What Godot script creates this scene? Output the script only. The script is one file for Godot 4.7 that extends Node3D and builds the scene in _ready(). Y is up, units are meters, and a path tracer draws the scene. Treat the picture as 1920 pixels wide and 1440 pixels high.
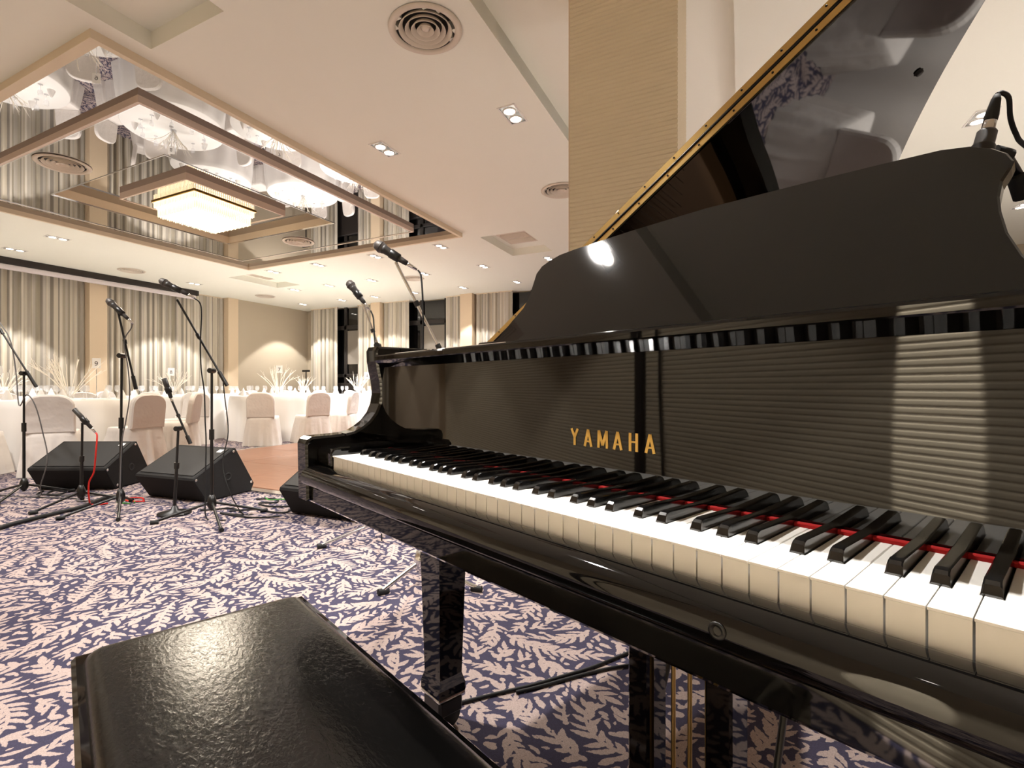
extends Node3D

# World: y up, metres. -z runs along the curtain wall towards the window wall, -x towards the curtain wall.
const CEIL := 3.2
const KEY := 0.769            # height of the white key tops
var M := {}
var counts := {}
var rng := RandomNumberGenerator.new()

# ---------------------------------------------------------------- naming
func numbered(n: String, parent: Node) -> String:
	var k := str(parent.get_instance_id()) + n
	var c: int = counts.get(k, 0)
	counts[k] = c + 1
	return n if c == 0 else "%s_%03d" % [n, c]

func tag(o: Node, label: String, category: String, group := "", kind := "") -> void:
	if label != "": o.set_meta("label", label)
	if category != "": o.set_meta("category", category)
	if group != "": o.set_meta("group", group)
	if kind != "": o.set_meta("kind", kind)

func thing(n: String, label: String, category: String, at := Vector3.ZERO, turn := 0.0, group := "") -> Node3D:
	var o := Node3D.new()
	o.name = numbered(n, self)
	add_child(o)
	o.position = at
	o.rotation.y = turn
	tag(o, label, category, group)
	return o

func part(parent: Node, n: String, mesh: Mesh, m: Material, xf := Transform3D.IDENTITY) -> MeshInstance3D:
	var o := MeshInstance3D.new()
	o.mesh = mesh
	o.material_override = m
	o.name = numbered(n, parent)
	o.cast_shadow = GeometryInstance3D.SHADOW_CASTING_SETTING_ON
	parent.add_child(o)
	o.transform = xf
	return o

func struct(n: String, mesh: Mesh, m: Material, xf := Transform3D.IDENTITY) -> MeshInstance3D:
	var o := part(self, n, mesh, m, xf)
	o.set_meta("kind", "structure")
	return o

func copy_of(root: Node3D, at: Vector3, turn: float, label: String, group := "") -> Node3D:
	var r: Node3D = root.duplicate()
	var base: String = root.get_meta("base_name", root.name)
	r.name = numbered(base, self)
	add_child(r)
	r.position = at
	r.rotation = Vector3(0, turn, 0)
	r.set_meta("label", label)
	if group != "": r.set_meta("group", group)
	return r

# ---------------------------------------------------------------- mesh helpers
func S(smooth := false) -> SurfaceTool:
	var st := SurfaceTool.new()
	st.begin(Mesh.PRIMITIVE_TRIANGLES)
	st.set_smooth_group(0 if smooth else -1)
	return st

func done(st: SurfaceTool) -> ArrayMesh:
	st.generate_normals()
	return st.commit()

func tri(st: SurfaceTool, a: Vector3, b: Vector3, c: Vector3) -> void:
	st.add_vertex(a); st.add_vertex(c); st.add_vertex(b)

func quad(st: SurfaceTool, a: Vector3, b: Vector3, c: Vector3, d: Vector3) -> void:
	tri(st, a, b, c); tri(st, a, c, d)

# box with chamfered edges, c centre, s size, b chamfer
func cbox(st: SurfaceTool, c: Vector3, s: Vector3, b := 0.0, xf := Transform3D.IDENTITY) -> void:
	var h := s * 0.5
	var flip := xf.basis.determinant() < 0
	var V := func(ix: int, iy: int, iz: int, ax: int) -> Vector3:
		var p := Vector3(ix * h.x, iy * h.y, iz * h.z)
		for k in 3:
			if k != ax: p[k] -= signf(p[k]) * b
		return xf * (c + p)
	for ax in 3:
		var u := (ax + 1) % 3
		var v := (ax + 2) % 3
		for sg in [-1, 1]:
			var q := []
			for e in [[-1, -1], [1, -1], [1, 1], [-1, 1]]:
				var id := [0, 0, 0]
				id[ax] = sg; id[u] = e[0]; id[v] = e[1]
				q.append(V.call(id[0], id[1], id[2], ax))
			if (sg > 0) != flip: quad(st, q[0], q[1], q[2], q[3])
			else: quad(st, q[3], q[2], q[1], q[0])
	if b <= 0.0: return
	for ax in 3:
		var u := (ax + 1) % 3
		var v := (ax + 2) % 3
		for su in [-1, 1]:
			for sv in [-1, 1]:
				var i0 := [0, 0, 0]; var i1 := [0, 0, 0]
				i0[ax] = -1; i1[ax] = 1
				i0[u] = su; i1[u] = su; i0[v] = sv; i1[v] = sv
				var a: Vector3 = V.call(i0[0], i0[1], i0[2], u)
				var bb: Vector3 = V.call(i1[0], i1[1], i1[2], u)
				var cc: Vector3 = V.call(i1[0], i1[1], i1[2], v)
				var dd: Vector3 = V.call(i0[0], i0[1], i0[2], v)
				if (su * sv > 0) == flip: quad(st, a, bb, cc, dd)
				else: quad(st, dd, cc, bb, a)
	for sx in [-1, 1]:
		for sy in [-1, 1]:
			for sz in [-1, 1]:
				var a: Vector3 = V.call(sx, sy, sz, 0)
				var bb: Vector3 = V.call(sx, sy, sz, 1)
				var cc: Vector3 = V.call(sx, sy, sz, 2)
				if (sx * sy * sz > 0) != flip: tri(st, a, bb, cc)
				else: tri(st, a, cc, bb)

func box_mesh(c: Vector3, s: Vector3, b := 0.0) -> ArrayMesh:
	var st := S()
	cbox(st, c, s, b)
	return done(st)

func span(a: Vector3, b: Vector3, bev := 0.0) -> ArrayMesh:
	return box_mesh((a + b) * 0.5, (b - a).abs(), bev)

# extrude polygon (x,y) from z0 to z1 with optional inset bevels, then transform
func extrude(st: SurfaceTool, poly: PackedVector2Array, z0: float, z1: float, xf := Transform3D.IDENTITY, bev := 0.0) -> void:
	var p := poly.duplicate()
	if Geometry2D.is_polygon_clockwise(p): p.reverse()
	var layers := [[p, z0], [p, z1]]
	if bev > 0.0:
		var inner := inset(p, bev)
		layers = [[inner, z0], [p, z0 + bev], [p, z1 - bev], [inner, z1]]
	var n := p.size()
	for l in layers.size() - 1:
		var A: PackedVector2Array = layers[l][0]
		var B: PackedVector2Array = layers[l + 1][0]
		var za: float = layers[l][1]
		var zb: float = layers[l + 1][1]
		for i in n:
			var j := (i + 1) % n
			quad(st, xf * Vector3(A[i].x, A[i].y, za), xf * Vector3(A[j].x, A[j].y, za), xf * Vector3(B[j].x, B[j].y, zb), xf * Vector3(B[i].x, B[i].y, zb))
	var cap0: PackedVector2Array = layers[0][0]
	var t := Geometry2D.triangulate_polygon(cap0)
	for k in range(0, t.size(), 3):
		var a := cap0[t[k]]; var b := cap0[t[k + 1]]; var c := cap0[t[k + 2]]
		if (b - a).cross(c - a) < 0:
			var w := b; b = c; c = w
		tri(st, xf * Vector3(a.x, a.y, layers[-1][1]), xf * Vector3(b.x, b.y, layers[-1][1]), xf * Vector3(c.x, c.y, layers[-1][1]))
		tri(st, xf * Vector3(a.x, a.y, z0), xf * Vector3(c.x, c.y, z0), xf * Vector3(b.x, b.y, z0))

func inset(p: PackedVector2Array, d: float) -> PackedVector2Array:
	var out := PackedVector2Array()
	var n := p.size()
	for i in n:
		var e0 := (p[i] - p[(i + n - 1) % n]).normalized()
		var e1 := (p[(i + 1) % n] - p[i]).normalized()
		var nn := (Vector2(-e0.y, e0.x) + Vector2(-e1.y, e1.x))
		nn = nn.normalized() * minf(1.6, 1.0 / maxf(0.3, nn.length() * 0.5))
		out.append(p[i] + nn * d)
	return out

func tube(st: SurfaceTool, pts: Array, r, sides := 8, caps := true) -> void:
	var n := pts.size()
	var prev := Vector3.ZERO
	var rings := []
	for i in n:
		var t: Vector3 = (pts[mini(i + 1, n - 1)] - pts[maxi(i - 1, 0)]).normalized()
		var u := prev
		if i == 0: u = t.cross(Vector3.UP if absf(t.y) < 0.9 else Vector3.RIGHT).normalized()
		else: u = (u - t * u.dot(t)).normalized()
		prev = u
		var v := t.cross(u)
		var ring := []
		var rr: float = r if not (r is Array) else r[i]
		for k in sides:
			var a := TAU * k / sides
			ring.append(pts[i] + (u * cos(a) + v * sin(a)) * rr)
		rings.append(ring)
	for i in n - 1:
		for k in sides:
			var k2 := (k + 1) % sides
			quad(st, rings[i][k], rings[i][k2], rings[i + 1][k2], rings[i + 1][k])
	if caps:
		st.set_smooth_group(-1)
		for k in range(1, sides - 1):
			tri(st, rings[0][0], rings[0][k + 1], rings[0][k])
			tri(st, rings[n - 1][0], rings[n - 1][k], rings[n - 1][k + 1])
		st.set_smooth_group(0)

func tube_mesh(pts: Array, r, sides := 8) -> ArrayMesh:
	var st := S(true)
	tube(st, pts, r, sides)
	return done(st)

# smooth curve through points
func curve(pts: Array, sub := 6) -> Array:
	var out := []
	var n := pts.size()
	for i in n - 1:
		var p0: Vector3 = pts[maxi(i - 1, 0)]
		var p1: Vector3 = pts[i]
		var p2: Vector3 = pts[i + 1]
		var p3: Vector3 = pts[mini(i + 2, n - 1)]
		for k in sub: out.append(p1.cubic_interpolate(p2, p0, p3, float(k) / sub))
	out.append(pts[-1])
	return out

func curve2(pts: Array, sub := 6) -> PackedVector2Array:
	var out := PackedVector2Array()
	var n := pts.size()
	for i in n - 1:
		for k in sub: out.append(pts[i].cubic_interpolate(pts[i + 1], pts[maxi(i - 1, 0)], pts[mini(i + 2, n - 1)], float(k) / sub))
	out.append(pts[-1])
	return out

# profile of (radius, height) turned round y
func lathe(st: SurfaceTool, prof: Array, seg := 16, xf := Transform3D.IDENTITY) -> void:
	for i in prof.size() - 1:
		var a: Vector2 = prof[i]; var b: Vector2 = prof[i + 1]
		for k in seg:
			var t0 := TAU * k / seg; var t1 := TAU * (k + 1) / seg
			var A := xf * Vector3(a.x * cos(t0), a.y, a.x * sin(t0))
			var B := xf * Vector3(a.x * cos(t1), a.y, a.x * sin(t1))
			var C := xf * Vector3(b.x * cos(t1), b.y, b.x * sin(t1))
			var D := xf * Vector3(b.x * cos(t0), b.y, b.x * sin(t0))
			if a.x < 1e-6: tri(st, A, D, C)
			elif b.x < 1e-6: tri(st, A, C, B)
			else: quad(st, A, D, C, B)

func lathe_mesh(prof: Array, seg := 16, xf := Transform3D.IDENTITY, smooth := true) -> ArrayMesh:
	var st := S(smooth)
	lathe(st, prof, seg, xf)
	return done(st)

# basis whose y axis points along d
func along(d: Vector3, at := Vector3.ZERO) -> Transform3D:
	var y := d.normalized()
	var x := y.cross(Vector3.UP if absf(y.y) < 0.95 else Vector3.RIGHT).normalized()
	return Transform3D(Basis(x, y, x.cross(y)), at)

# ---------------------------------------------------------------- materials
func mat(albedo: Color, rough := 0.6, metal := 0.0, spec := 0.5) -> StandardMaterial3D:
	var m := StandardMaterial3D.new()
	m.albedo_color = albedo
	m.roughness = rough
	m.metallic = metal
	m.metallic_specular = spec
	return m

func glow(c: Color, e: float) -> StandardMaterial3D:
	var m := mat(Color(0.9, 0.88, 0.84), 0.5)
	m.emission_enabled = true
	m.emission = c
	m.emission_energy_multiplier = e
	return m

func noise(freq: float, seed_: int, oct := 3) -> FastNoiseLite:
	var f := FastNoiseLite.new()
	f.noise_type = FastNoiseLite.TYPE_SIMPLEX_SMOOTH
	f.frequency = freq
	f.seed = seed_
	f.fractal_octaves = oct
	return f

func noise_tex(freq: float, seed_: int, size := 512, normal := false, strength := 4.0) -> NoiseTexture2D:
	var t := NoiseTexture2D.new()
	t.width = size; t.height = size
	t.seamless = true
	t.noise = noise(freq, seed_, 4)
	t.as_normal_map = normal
	t.bump_strength = strength
	return t

func make_materials() -> void:
	var lac := mat(Color(0.022, 0.02, 0.019), 0.03, 0.0, 0.51)
	M.lacquer = lac
	M.white_key = mat(Color(0.93, 0.92, 0.90), 0.28)
	M.black_key = mat(Color(0.05, 0.047, 0.046), 0.13, 0.0, 0.65)
	M.felt_red = mat(Color(0.62, 0.03, 0.03), 0.95)
	M.felt_dark = mat(Color(0.18, 0.05, 0.05), 0.95)
	M.brass = mat(Color(0.80, 0.68, 0.44), 0.38, 1.0)
	M.gold = mat(Color(0.85, 0.70, 0.40), 0.35, 1.0)
	M.plate = mat(Color(0.34, 0.235, 0.13), 0.5, 0.6)
	M.dark_metal = mat(Color(0.10, 0.09, 0.085), 0.4, 0.7)
	M.chrome = mat(Color(0.85, 0.85, 0.86), 0.12, 1.0)
	M.stand = mat(Color(0.030, 0.029, 0.03), 0.38)
	M.rubber = mat(Color(0.025, 0.025, 0.027), 0.7)
	M.grille = mat(Color(0.33, 0.31, 0.30), 0.5, 0.3)
	M.mic = mat(Color(0.19, 0.18, 0.175), 0.5)
	var wedge := mat(Color(0.11, 0.107, 0.108), 0.75, 0.0, 0.35)
	wedge.uv1_triplanar = true
	wedge.normal_enabled = true
	wedge.normal_texture = noise_tex(0.25, 5, 256, true, 3.0)
	wedge.normal_scale = 0.5
	wedge.uv1_scale = Vector3(3, 3, 3)
	M.wedge = wedge
	M.wedge_grille = mat(Color(0.15, 0.147, 0.147), 0.65, 0.0, 0.4)
	M.red_cable = mat(Color(0.80, 0.10, 0.05), 0.5)
	M.green_cable = mat(Color(0.20, 0.50, 0.18), 0.5)
	M.grey_cable = mat(Color(0.35, 0.34, 0.34), 0.6)
	M.cloth = mat(Color(0.87, 0.855, 0.84), 0.9)
	M.cloth.rim_enabled = true
	M.cloth.rim = 0.2
	var cover := mat(Color(0.84, 0.815, 0.795), 0.85)
	cover.uv1_triplanar = true
	cover.normal_enabled = true
	cover.normal_texture = noise_tex(0.012, 8, 256, true, 8.0)
	cover.normal_scale = 0.35
	cover.uv1_scale = Vector3(1.4, 1.4, 1.4)
	M.cover = cover
	M.twig = mat(Color(0.93, 0.90, 0.85), 0.7)
	M.card = mat(Color(0.94, 0.93, 0.92), 0.6)
	M.ink = mat(Color(0.12, 0.11, 0.13), 0.6)
	var gl := mat(Color(0.95, 0.97, 1.0, 0.22), 0.03, 0.0, 0.6)
	gl.transparency = BaseMaterial3D.TRANSPARENCY_ALPHA
	M.glass = gl
	M.ceiling = mat(Color(0.95, 0.95, 0.905), 0.85)
	M.ceiling_trim = mat(Color(0.90, 0.84, 0.74), 0.7)
	M.frame_pink = mat(Color(0.90, 0.83, 0.77), 0.55)
	M.white_paint = mat(Color(0.92, 0.91, 0.89), 0.5)
	M.vent = mat(Color(0.86, 0.82, 0.76), 0.5)
	M.housing = mat(Color(0.42, 0.41, 0.40), 0.5, 0.3)
	M.mirror = mat(Color(0.70, 0.69, 0.69), 0.012, 1.0)
	M.wall = mat(Color(0.75, 0.70, 0.62), 0.85)
	M.pilaster = mat(Color(0.88, 0.80, 0.69), 0.8)
	M.rib = mat(Color(0.91, 0.85, 0.735), 0.6)
	M.window_frame = mat(Color(0.13, 0.11, 0.10), 0.5)
	M.window_glass = mat(Color(0.03, 0.03, 0.035), 0.06, 0.0, 0.6)
	M.blind = mat(Color(0.50, 0.47, 0.43), 0.7)
	M.screen_white = mat(Color(0.88, 0.85, 0.86), 0.6)
	M.screen_dark = mat(Color(0.16, 0.13, 0.115), 0.6)
	M.lamp = glow(Color(1.0, 0.97, 0.92), 6.0)
	M.crystal = glow(Color(1.0, 0.90, 0.72), 0.22)
	M.chandelier_glow = glow(Color(1.0, 0.95, 0.84), 1.2)
	# bench leather: fine creases
	var lea := mat(Color(0.03, 0.028, 0.026), 0.17, 0.0, 0.40)
	lea.uv1_triplanar = true
	lea.uv1_scale = Vector3(1.5, 2.2, 3.2)
	lea.normal_enabled = true
	var ln := NoiseTexture2D.new()
	ln.width = 1024; ln.height = 1024; ln.seamless = true
	var lf := noise(0.018, 21, 4)
	lf.fractal_type = FastNoiseLite.FRACTAL_RIDGED
	lf.domain_warp_enabled = true
	lf.domain_warp_amplitude = 30.0
	ln.noise = lf
	ln.as_normal_map = true
	ln.bump_strength = 5.0
	lea.normal_texture = ln
	lea.normal_scale = 0.16
	M.leather = lea
	# wood dance floor
	var wood := mat(Color(1, 1, 1), 0.35)
	var wi := Image.create(512, 512, false, Image.FORMAT_RGB8)
	var wn := noise(0.02, 31, 4)
	for y in 512:
		for x in 512:
			var v := wn.get_noise_2d(x * 0.25, y * 3.0) * 0.5 + 0.5
			var s := Color(0.47, 0.32, 0.24).lerp(Color(0.57, 0.41, 0.32), v)
			wi.set_pixel(x, y, s)
	wood.albedo_texture = ImageTexture.create_from_image(wi)
	wood.uv1_triplanar = true
	wood.uv1_scale = Vector3(0.9, 0.9, 0.9)
	M.wood = wood
	# curtain cloth: woven vertical stripes
	var ci := Image.create(512, 8, false, Image.FORMAT_RGB8)
	rng.seed = 77
	var x0 := 0
	while x0 < 512:
		var w := rng.randi_range(4, 22)
		var pick: Color = [Color(0.80, 0.765, 0.70), Color(0.69, 0.655, 0.59), Color(0.58, 0.55, 0.51), Color(0.85, 0.82, 0.77), Color(0.74, 0.71, 0.67)][rng.randi_range(0, 4)]
		for x in range(x0, mini(512, x0 + w)):
			for y in 8: ci.set_pixel(x, y, pick)
		x0 += w
	var cur := mat(Color(1, 1, 1), 0.8)
	cur.albedo_texture = ImageTexture.create_from_image(ci)
	cur.rim_enabled = true
	cur.rim = 0.15
	M.curtain = cur
	# carpet
	var car := mat(Color(1, 1, 1), 0.95, 0.0, 0.3)
	car.albedo_texture = ImageTexture.create_from_image(carpet_image())
	M.carpet = car

# leaf-and-branch carpet print, tileable
func carpet_image() -> Image:
	var N := 1024
	var r := RandomNumberGenerator.new()
	r.seed = 4242
	var occ := PackedByteArray()
	occ.resize(N * N)
	var flow := noise(0.0024, 91, 2)
	# follow a bending line until it would touch a neighbour; gives (x, y, heading)
	var trace := func(x: float, y: float, a: float, bend: float, len_: float, rad: float, gap: float, id: int) -> Array:
		var pts := []
		var n := int(len_ / 3.0)
		for i in n:
			var reach := rad * sin(PI * clampf(0.15 + 0.8 * float(i) / n, 0, 1)) + gap
			var c := cos(a); var s := sin(a)
			for q in [Vector2(-s, c), Vector2(s, -c), Vector2(c, s)]:
				var o := occ[posmod(int(y + q.y * reach), N) * N + posmod(int(x + q.x * reach), N)]
				if o != 0 and o != id: return pts
			pts.append(Vector3(x, y, a))
			x += c * 3.0; y += s * 3.0
			a += bend * 3.0
		return pts
	var draw := func(pts: Array, rad: float, id: int, stem: bool, wob: float) -> void:
		var m := pts.size()
		for i in m:
			var t := (i + 0.5) / m
			var rr := rad * (1.0 - 0.55 * t) if stem else rad * pow(sin(PI * (0.10 + 0.88 * pow(t, 0.8))), 0.85)
			rr *= 1.0 + 0.12 * sin(i * 1.7 + wob)
			var p: Vector3 = pts[i]
			var ir := int(ceil(rr))
			var x_0 := int(round(p.x)); var y_0 := int(round(p.y))
			for dy in range(-ir, ir + 1):
				var w := rr * rr - dy * dy
				if w < 0.0: continue
				var hw := int(sqrt(w))
				var row := posmod(y_0 + dy, N) * N
				for dx in range(-hw, hw + 1): occ[row + posmod(x_0 + dx, N)] = id
	for c in 1500:
		var id := 1 + c % 250
		var px := r.randf() * N
		var py := r.randf() * N
		var ang := flow.get_noise_2d(absf(px - N * 0.5), absf(py - N * 0.5)) * 7.0 + r.randf_range(-0.7, 0.7)
		var stem: Array = trace.call(px, py, ang, r.randf_range(-0.012, 0.012), r.randf_range(110, 260), 5.0, 11.0, id)
		if stem.size() < 16: continue
		draw.call(stem, 6.0, id, true, px)
		var sgn := 1.0
		for i in range(3, stem.size() - 2, 8):
			for both in 2:
				sgn = -sgn
				var p: Vector3 = stem[mini(i + both * 3, stem.size() - 1)]
				var rad := r.randf_range(5.5, 8.5)
				var lf: Array = trace.call(p.x, p.y, p.z + sgn * r.randf_range(0.75, 1.15), -sgn * r.randf_range(0.004, 0.022), r.randf_range(30, 62), rad, 8.0, id)
				if lf.size() > 5: draw.call(lf, rad * minf(1.0, lf.size() / 11.0), id, false, py + i)
		var e: Vector3 = stem[-1]
		var tip: Array = trace.call(e.x, e.y, e.z, 0.0, 45.0, 9.0, 6.0, id)
		if tip.size() > 4: draw.call(tip, 9.0, id, false, px)
	for c in 7000:
		var id := 1 + c % 250
		var px := r.randf() * N
		var py := r.randf() * N
		var ang := flow.get_noise_2d(absf(px - N * 0.5), absf(py - N * 0.5)) * 7.0 + r.randf_range(-1.1, 1.1)
		var rad := r.randf_range(4.5, 9.0)
		var lf: Array = trace.call(px, py, ang, r.randf_range(-0.035, 0.035), r.randf_range(14, 66), rad, 7.5, id)
		if lf.size() > 3: draw.call(lf, rad * minf(1.0, lf.size() / 9.0 + 0.2), id, false, px)
	var img := Image.create(N, N, false, Image.FORMAT_RGB8)
	var lightc := Color(0.64, 0.575, 0.555)
	var navy := Color(0.235, 0.222, 0.295)
	var grain := RandomNumberGenerator.new()
	grain.seed = 9
	for y in N:
		for x in N:
			var c := lightc if occ[y * N + x] != 0 else navy
			var g := 1.0 + grain.randf_range(-0.12, 0.12)
			img.set_pixel(x, y, Color(c.r * g, c.g * g, c.b * g))
	return img

# ---------------------------------------------------------------- setting
func spot(at: Vector3, e: float, dir := Vector3.DOWN, angle := 45.0, col := Color(1.0, 0.98, 0.955)) -> SpotLight3D:
	var l := SpotLight3D.new()
	l.name = numbered("downlight_beam", self)
	l.light_energy = e
	l.light_color = col
	l.spot_range = 30.0
	l.spot_attenuation = 2.0
	l.spot_angle = angle
	l.spot_angle_attenuation = 0.14
	l.light_size = 0.05
	l.shadow_enabled = true
	add_child(l)
	l.position = at
	l.look_at_from_position(at, at + dir, Vector3.RIGHT if absf(dir.normalized().y) > 0.95 else Vector3.UP)
	return l

func _ready() -> void:
	# ---- camera, environment
	var cam := Camera3D.new()
	cam.name = "camera"
	add_child(cam)
	cam.position = Vector3(0, 0.92, 0)
	cam.rotation_degrees = Vector3(0, 27.24, 0)
	var nearp := 0.03
	cam.near = nearp
	cam.far = 60.0
	cam.projection = Camera3D.PROJECTION_FRUSTUM
	cam.size = nearp * 1440.0 / 942.0
	cam.frustum_offset = Vector2(nearp * 55.0 / 942.0, nearp * 6.0 / 942.0)
	cam.current = true
	var we := WorldEnvironment.new()
	we.name = "environment"
	var env := Environment.new()
	env.background_mode = Environment.BG_COLOR
	env.background_color = Color(0.01, 0.01, 0.012)
	env.tonemap_mode = Environment.TONE_MAPPER_LINEAR
	env.tonemap_exposure = 5.0
	env.sdfgi_enabled = true
	env.ssao_enabled = true
	env.ssil_enabled = true
	we.environment = env
	add_child(we)
	# ---- build
	make_materials()
	build_room()
	build_coffer()
	build_ceiling_fittings()
	build_walls()
	build_piano()
	build_bench()
	build_tables()
	build_stage()

func grid_slab(st: SurfaceTool, xs: Array, zs: Array, y0: float, y1: float, hole: Callable) -> void:
	for i in xs.size() - 1:
		for j in zs.size() - 1:
			var c := Vector2((xs[i] + xs[i + 1]) * 0.5, (zs[j] + zs[j + 1]) * 0.5)
			if hole.call(c): continue
			cbox(st, Vector3(c.x, (y0 + y1) * 0.5, c.y), Vector3(xs[i + 1] - xs[i], y1 - y0, zs[j + 1] - zs[j]))

# twin downlights: x, z, strength, label ("" = named from its row)
const LAMPS := [
	[-1.70, -3.85, 1.25, "twin downlight beside the ribbed column and raised ceiling strip"],
	[-3.035, -3.85, 1.0, "twin downlight between the mirrored coffer and the column"],
	[-9.28, -3.85, 1.0, ""], [-10.69, -3.85, 1.0, ""],
	[-4.32, -6.92, 0.85, ""], [-5.66, -6.92, 0.85, ""], [-7.0, -6.92, 0.85, ""], [-8.21, -6.92, 0.85, ""], [-10.69, -6.92, 1.0, ""],
	[-3.035, -8.43, 0.75, ""], [-4.32, -8.43, 0.75, ""], [-5.66, -8.43, 0.75, ""], [-7.0, -8.43, 0.75, ""], [-8.21, -8.43, 0.75, ""], [-9.28, -8.43, 0.75, ""],
	[-4.32, -10.0, 0.6, ""], [-5.66, -10.0, 0.6, ""], [-7.0, -10.0, 0.6, ""], [-8.21, -10.0, 0.6, ""], [-9.28, -10.0, 0.6, ""], [-10.69, -10.0, 0.8, ""],
	[1.80, -5.70, 1.6, "twin downlight beyond the open piano lid"], [3.14, -8.70, 1.0, "twin downlight far beyond the piano music desk"],
	[-1.70, -1.15, 1.4, ""], [-4.32, -1.15, 0.85, ""], [-5.66, -1.15, 0.85, ""], [-8.21, -1.15, 0.85, ""], [-10.69, -1.15, 1.0, ""],  # out of frame; first read from a desk highlight, rest added for light
	[0.50, -1.15, 1.5, ""], [1.80, -3.00, 1.6, ""], [3.14, -5.70, 1.6, ""], [3.14, -3.00, 1.6, ""]]  # unseen lamps added to brighten the piano and the ceiling beyond
const VENTS := [[-1.79, -2.68, "large round air vent in the ceiling above the piano"], [-1.85, -5.585, "round air vent half behind the ribbed column"],
	[-10.58, -5.585, "round air vent near the projector screen slot"], [-10.58, -8.68, "round air vent near the plain beige wall corner"], [-6.11, -8.68, "round air vent between downlights near the windows"]]
const COFFER := Rect2(-8.34, -6.47, 4.65, 4.76)
var holes := []

func build_room() -> void:
	# floor with uv in metres
	var st := S()
	var x0 := -12.2; var x1 := 6.2; var z0 := -11.3; var z1 := 0.8
	var k := 1.0 / 1.35
	var c := [Vector3(x0, 0, z1), Vector3(x1, 0, z1), Vector3(x1, 0, z0), Vector3(x0, 0, z0)]
	for id in [0, 2, 1, 0, 3, 2]:
		st.set_uv(Vector2(c[id].x * k, c[id].z * k))
		st.add_vertex(c[id])
	var b := [Vector3(x0, -0.12, z1), Vector3(x1, -0.12, z1), Vector3(x1, -0.12, z0), Vector3(x0, -0.12, z0)]
	for q in [[b[3], b[2], b[1], b[0]], [b[0], b[1], c[1], c[0]], [b[1], b[2], c[2], c[1]], [b[2], b[3], c[3], c[2]], [b[3], b[0], c[0], c[3]]]:
		quad(st, q[0], q[1], q[2], q[3])
	var fl := struct("floor", done(st), M.carpet)
	tag(fl, "patterned carpet of beige leaves on navy", "floor")
	# ceiling with openings
	holes = [COFFER, Rect2(-3.54, -1.99, 0.75, 1.24), Rect2(-3.53, -8.0, 0.72, 1.22), Rect2(-9.47, -8.1, 0.72, 1.24), Rect2(-1.42, -10.9, 1.38, 11.5)]
	for l in LAMPS: holes.append(Rect2(l[0] - 0.066, l[1] - 0.138, 0.132, 0.276))
	for v in VENTS:
		for h in [Vector2(0.19, 0.08), Vector2(0.145, 0.145), Vector2(0.08, 0.19)]: holes.append(Rect2(v[0] - h.x, v[1] - h.y, 2.0 * h.x, 2.0 * h.y))
	var xs := [-12.2, 6.2]
	var zs := [-11.3, 0.8]
	for h in holes:
		for v in [h.position.x, h.end.x]:
			if xs.all(func(e: float) -> bool: return absf(e - v) > 0.0004): xs.append(v)
		for v in [h.position.y, h.end.y]:
			if zs.all(func(e: float) -> bool: return absf(e - v) > 0.0004): zs.append(v)
	xs.sort(); zs.sort()
	st = S()
	grid_slab(st, xs, zs, CEIL, CEIL + 0.12, func(p: Vector2) -> bool:
		for h in holes:
			if h.has_point(p): return true
		return false)
	# raised strip beside the column and closing slab above
	cbox(st, Vector3(-0.73, CEIL + 0.16, -5.15), Vector3(1.5, 0.1, 11.6))
	cbox(st, Vector3(-3.0, CEIL + 0.5, -5.25), Vector3(18.4, 0.1, 12.1))
	for h in [1, 2, 3]:
		var r: Rect2 = holes[h]
		ring(st, r.grow(0.05), Rect2(r.get_center() + Vector2(0.28, -0.31), Vector2(0.045, 0.62)), CEIL + 0.12, CEIL + 0.20)
	var ce := struct("ceiling", done(st), M.ceiling)
	tag(ce, "cream plaster ceiling with recessed coffers", "ceiling")
	# moulding along the raised strip
	var tr := struct("trim_1", span(Vector3(-1.45, CEIL - 0.008, -10.7), Vector3(-1.42, CEIL + 0.11, 0.6)), M.ceiling)
	tag(tr, "cream moulding along the raised ceiling strip", "trim")
	tr = struct("trim_2", span(Vector3(-0.04, CEIL - 0.006, -10.7), Vector3(-0.02, CEIL + 0.11, 0.6)), M.ceiling)
	tag(tr, "cream moulding on the far side of the raised strip", "trim")
	# dance floor laid in panels
	var df := thing("dance_floor", "reddish wooden dance floor with pale metal edge laid on the carpet", "dance floor", Vector3(-4.4, 0, -5.3))
	df.set_meta("kind", "structure")
	var pm := box_mesh(Vector3(0, 0.009, 0), Vector3(0.997, 0.018, 0.997), 0.002)
	for i in 4:
		for j in 4:
			part(df, "panel", pm, M.wood, Transform3D(Basis(), Vector3(-1.5 + i, 0, 1.7 - j)))
	for e in [[Vector3(-2.06, 0.007, 0.2), Vector3(0.10, 0.014, 4.2)], [Vector3(2.06, 0.007, 0.2), Vector3(0.10, 0.014, 4.2)], [Vector3(0, 0.007, 2.26), Vector3(4.2, 0.014, 0.10)], [Vector3(0, 0.007, -1.86), Vector3(4.2, 0.014, 0.10)]]:
		part(df, "edge_ramp", box_mesh(e[0], e[1], 0.005), M.chrome)

func ring(st: SurfaceTool, o: Rect2, i: Rect2, y0: float, y1: float) -> void:
	for q in [Rect2(o.position, Vector2(o.size.x, i.position.y - o.position.y)), Rect2(Vector2(o.position.x, i.end.y), Vector2(o.size.x, o.end.y - i.end.y)),
			Rect2(Vector2(o.position.x, i.position.y), Vector2(i.position.x - o.position.x, i.size.y)), Rect2(Vector2(i.end.x, i.position.y), Vector2(o.end.x - i.end.x, i.size.y))]:
		cbox(st, Vector3(q.get_center().x, (y0 + y1) * 0.5, q.get_center().y), Vector3(q.size.x, y1 - y0, q.size.y))

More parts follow.
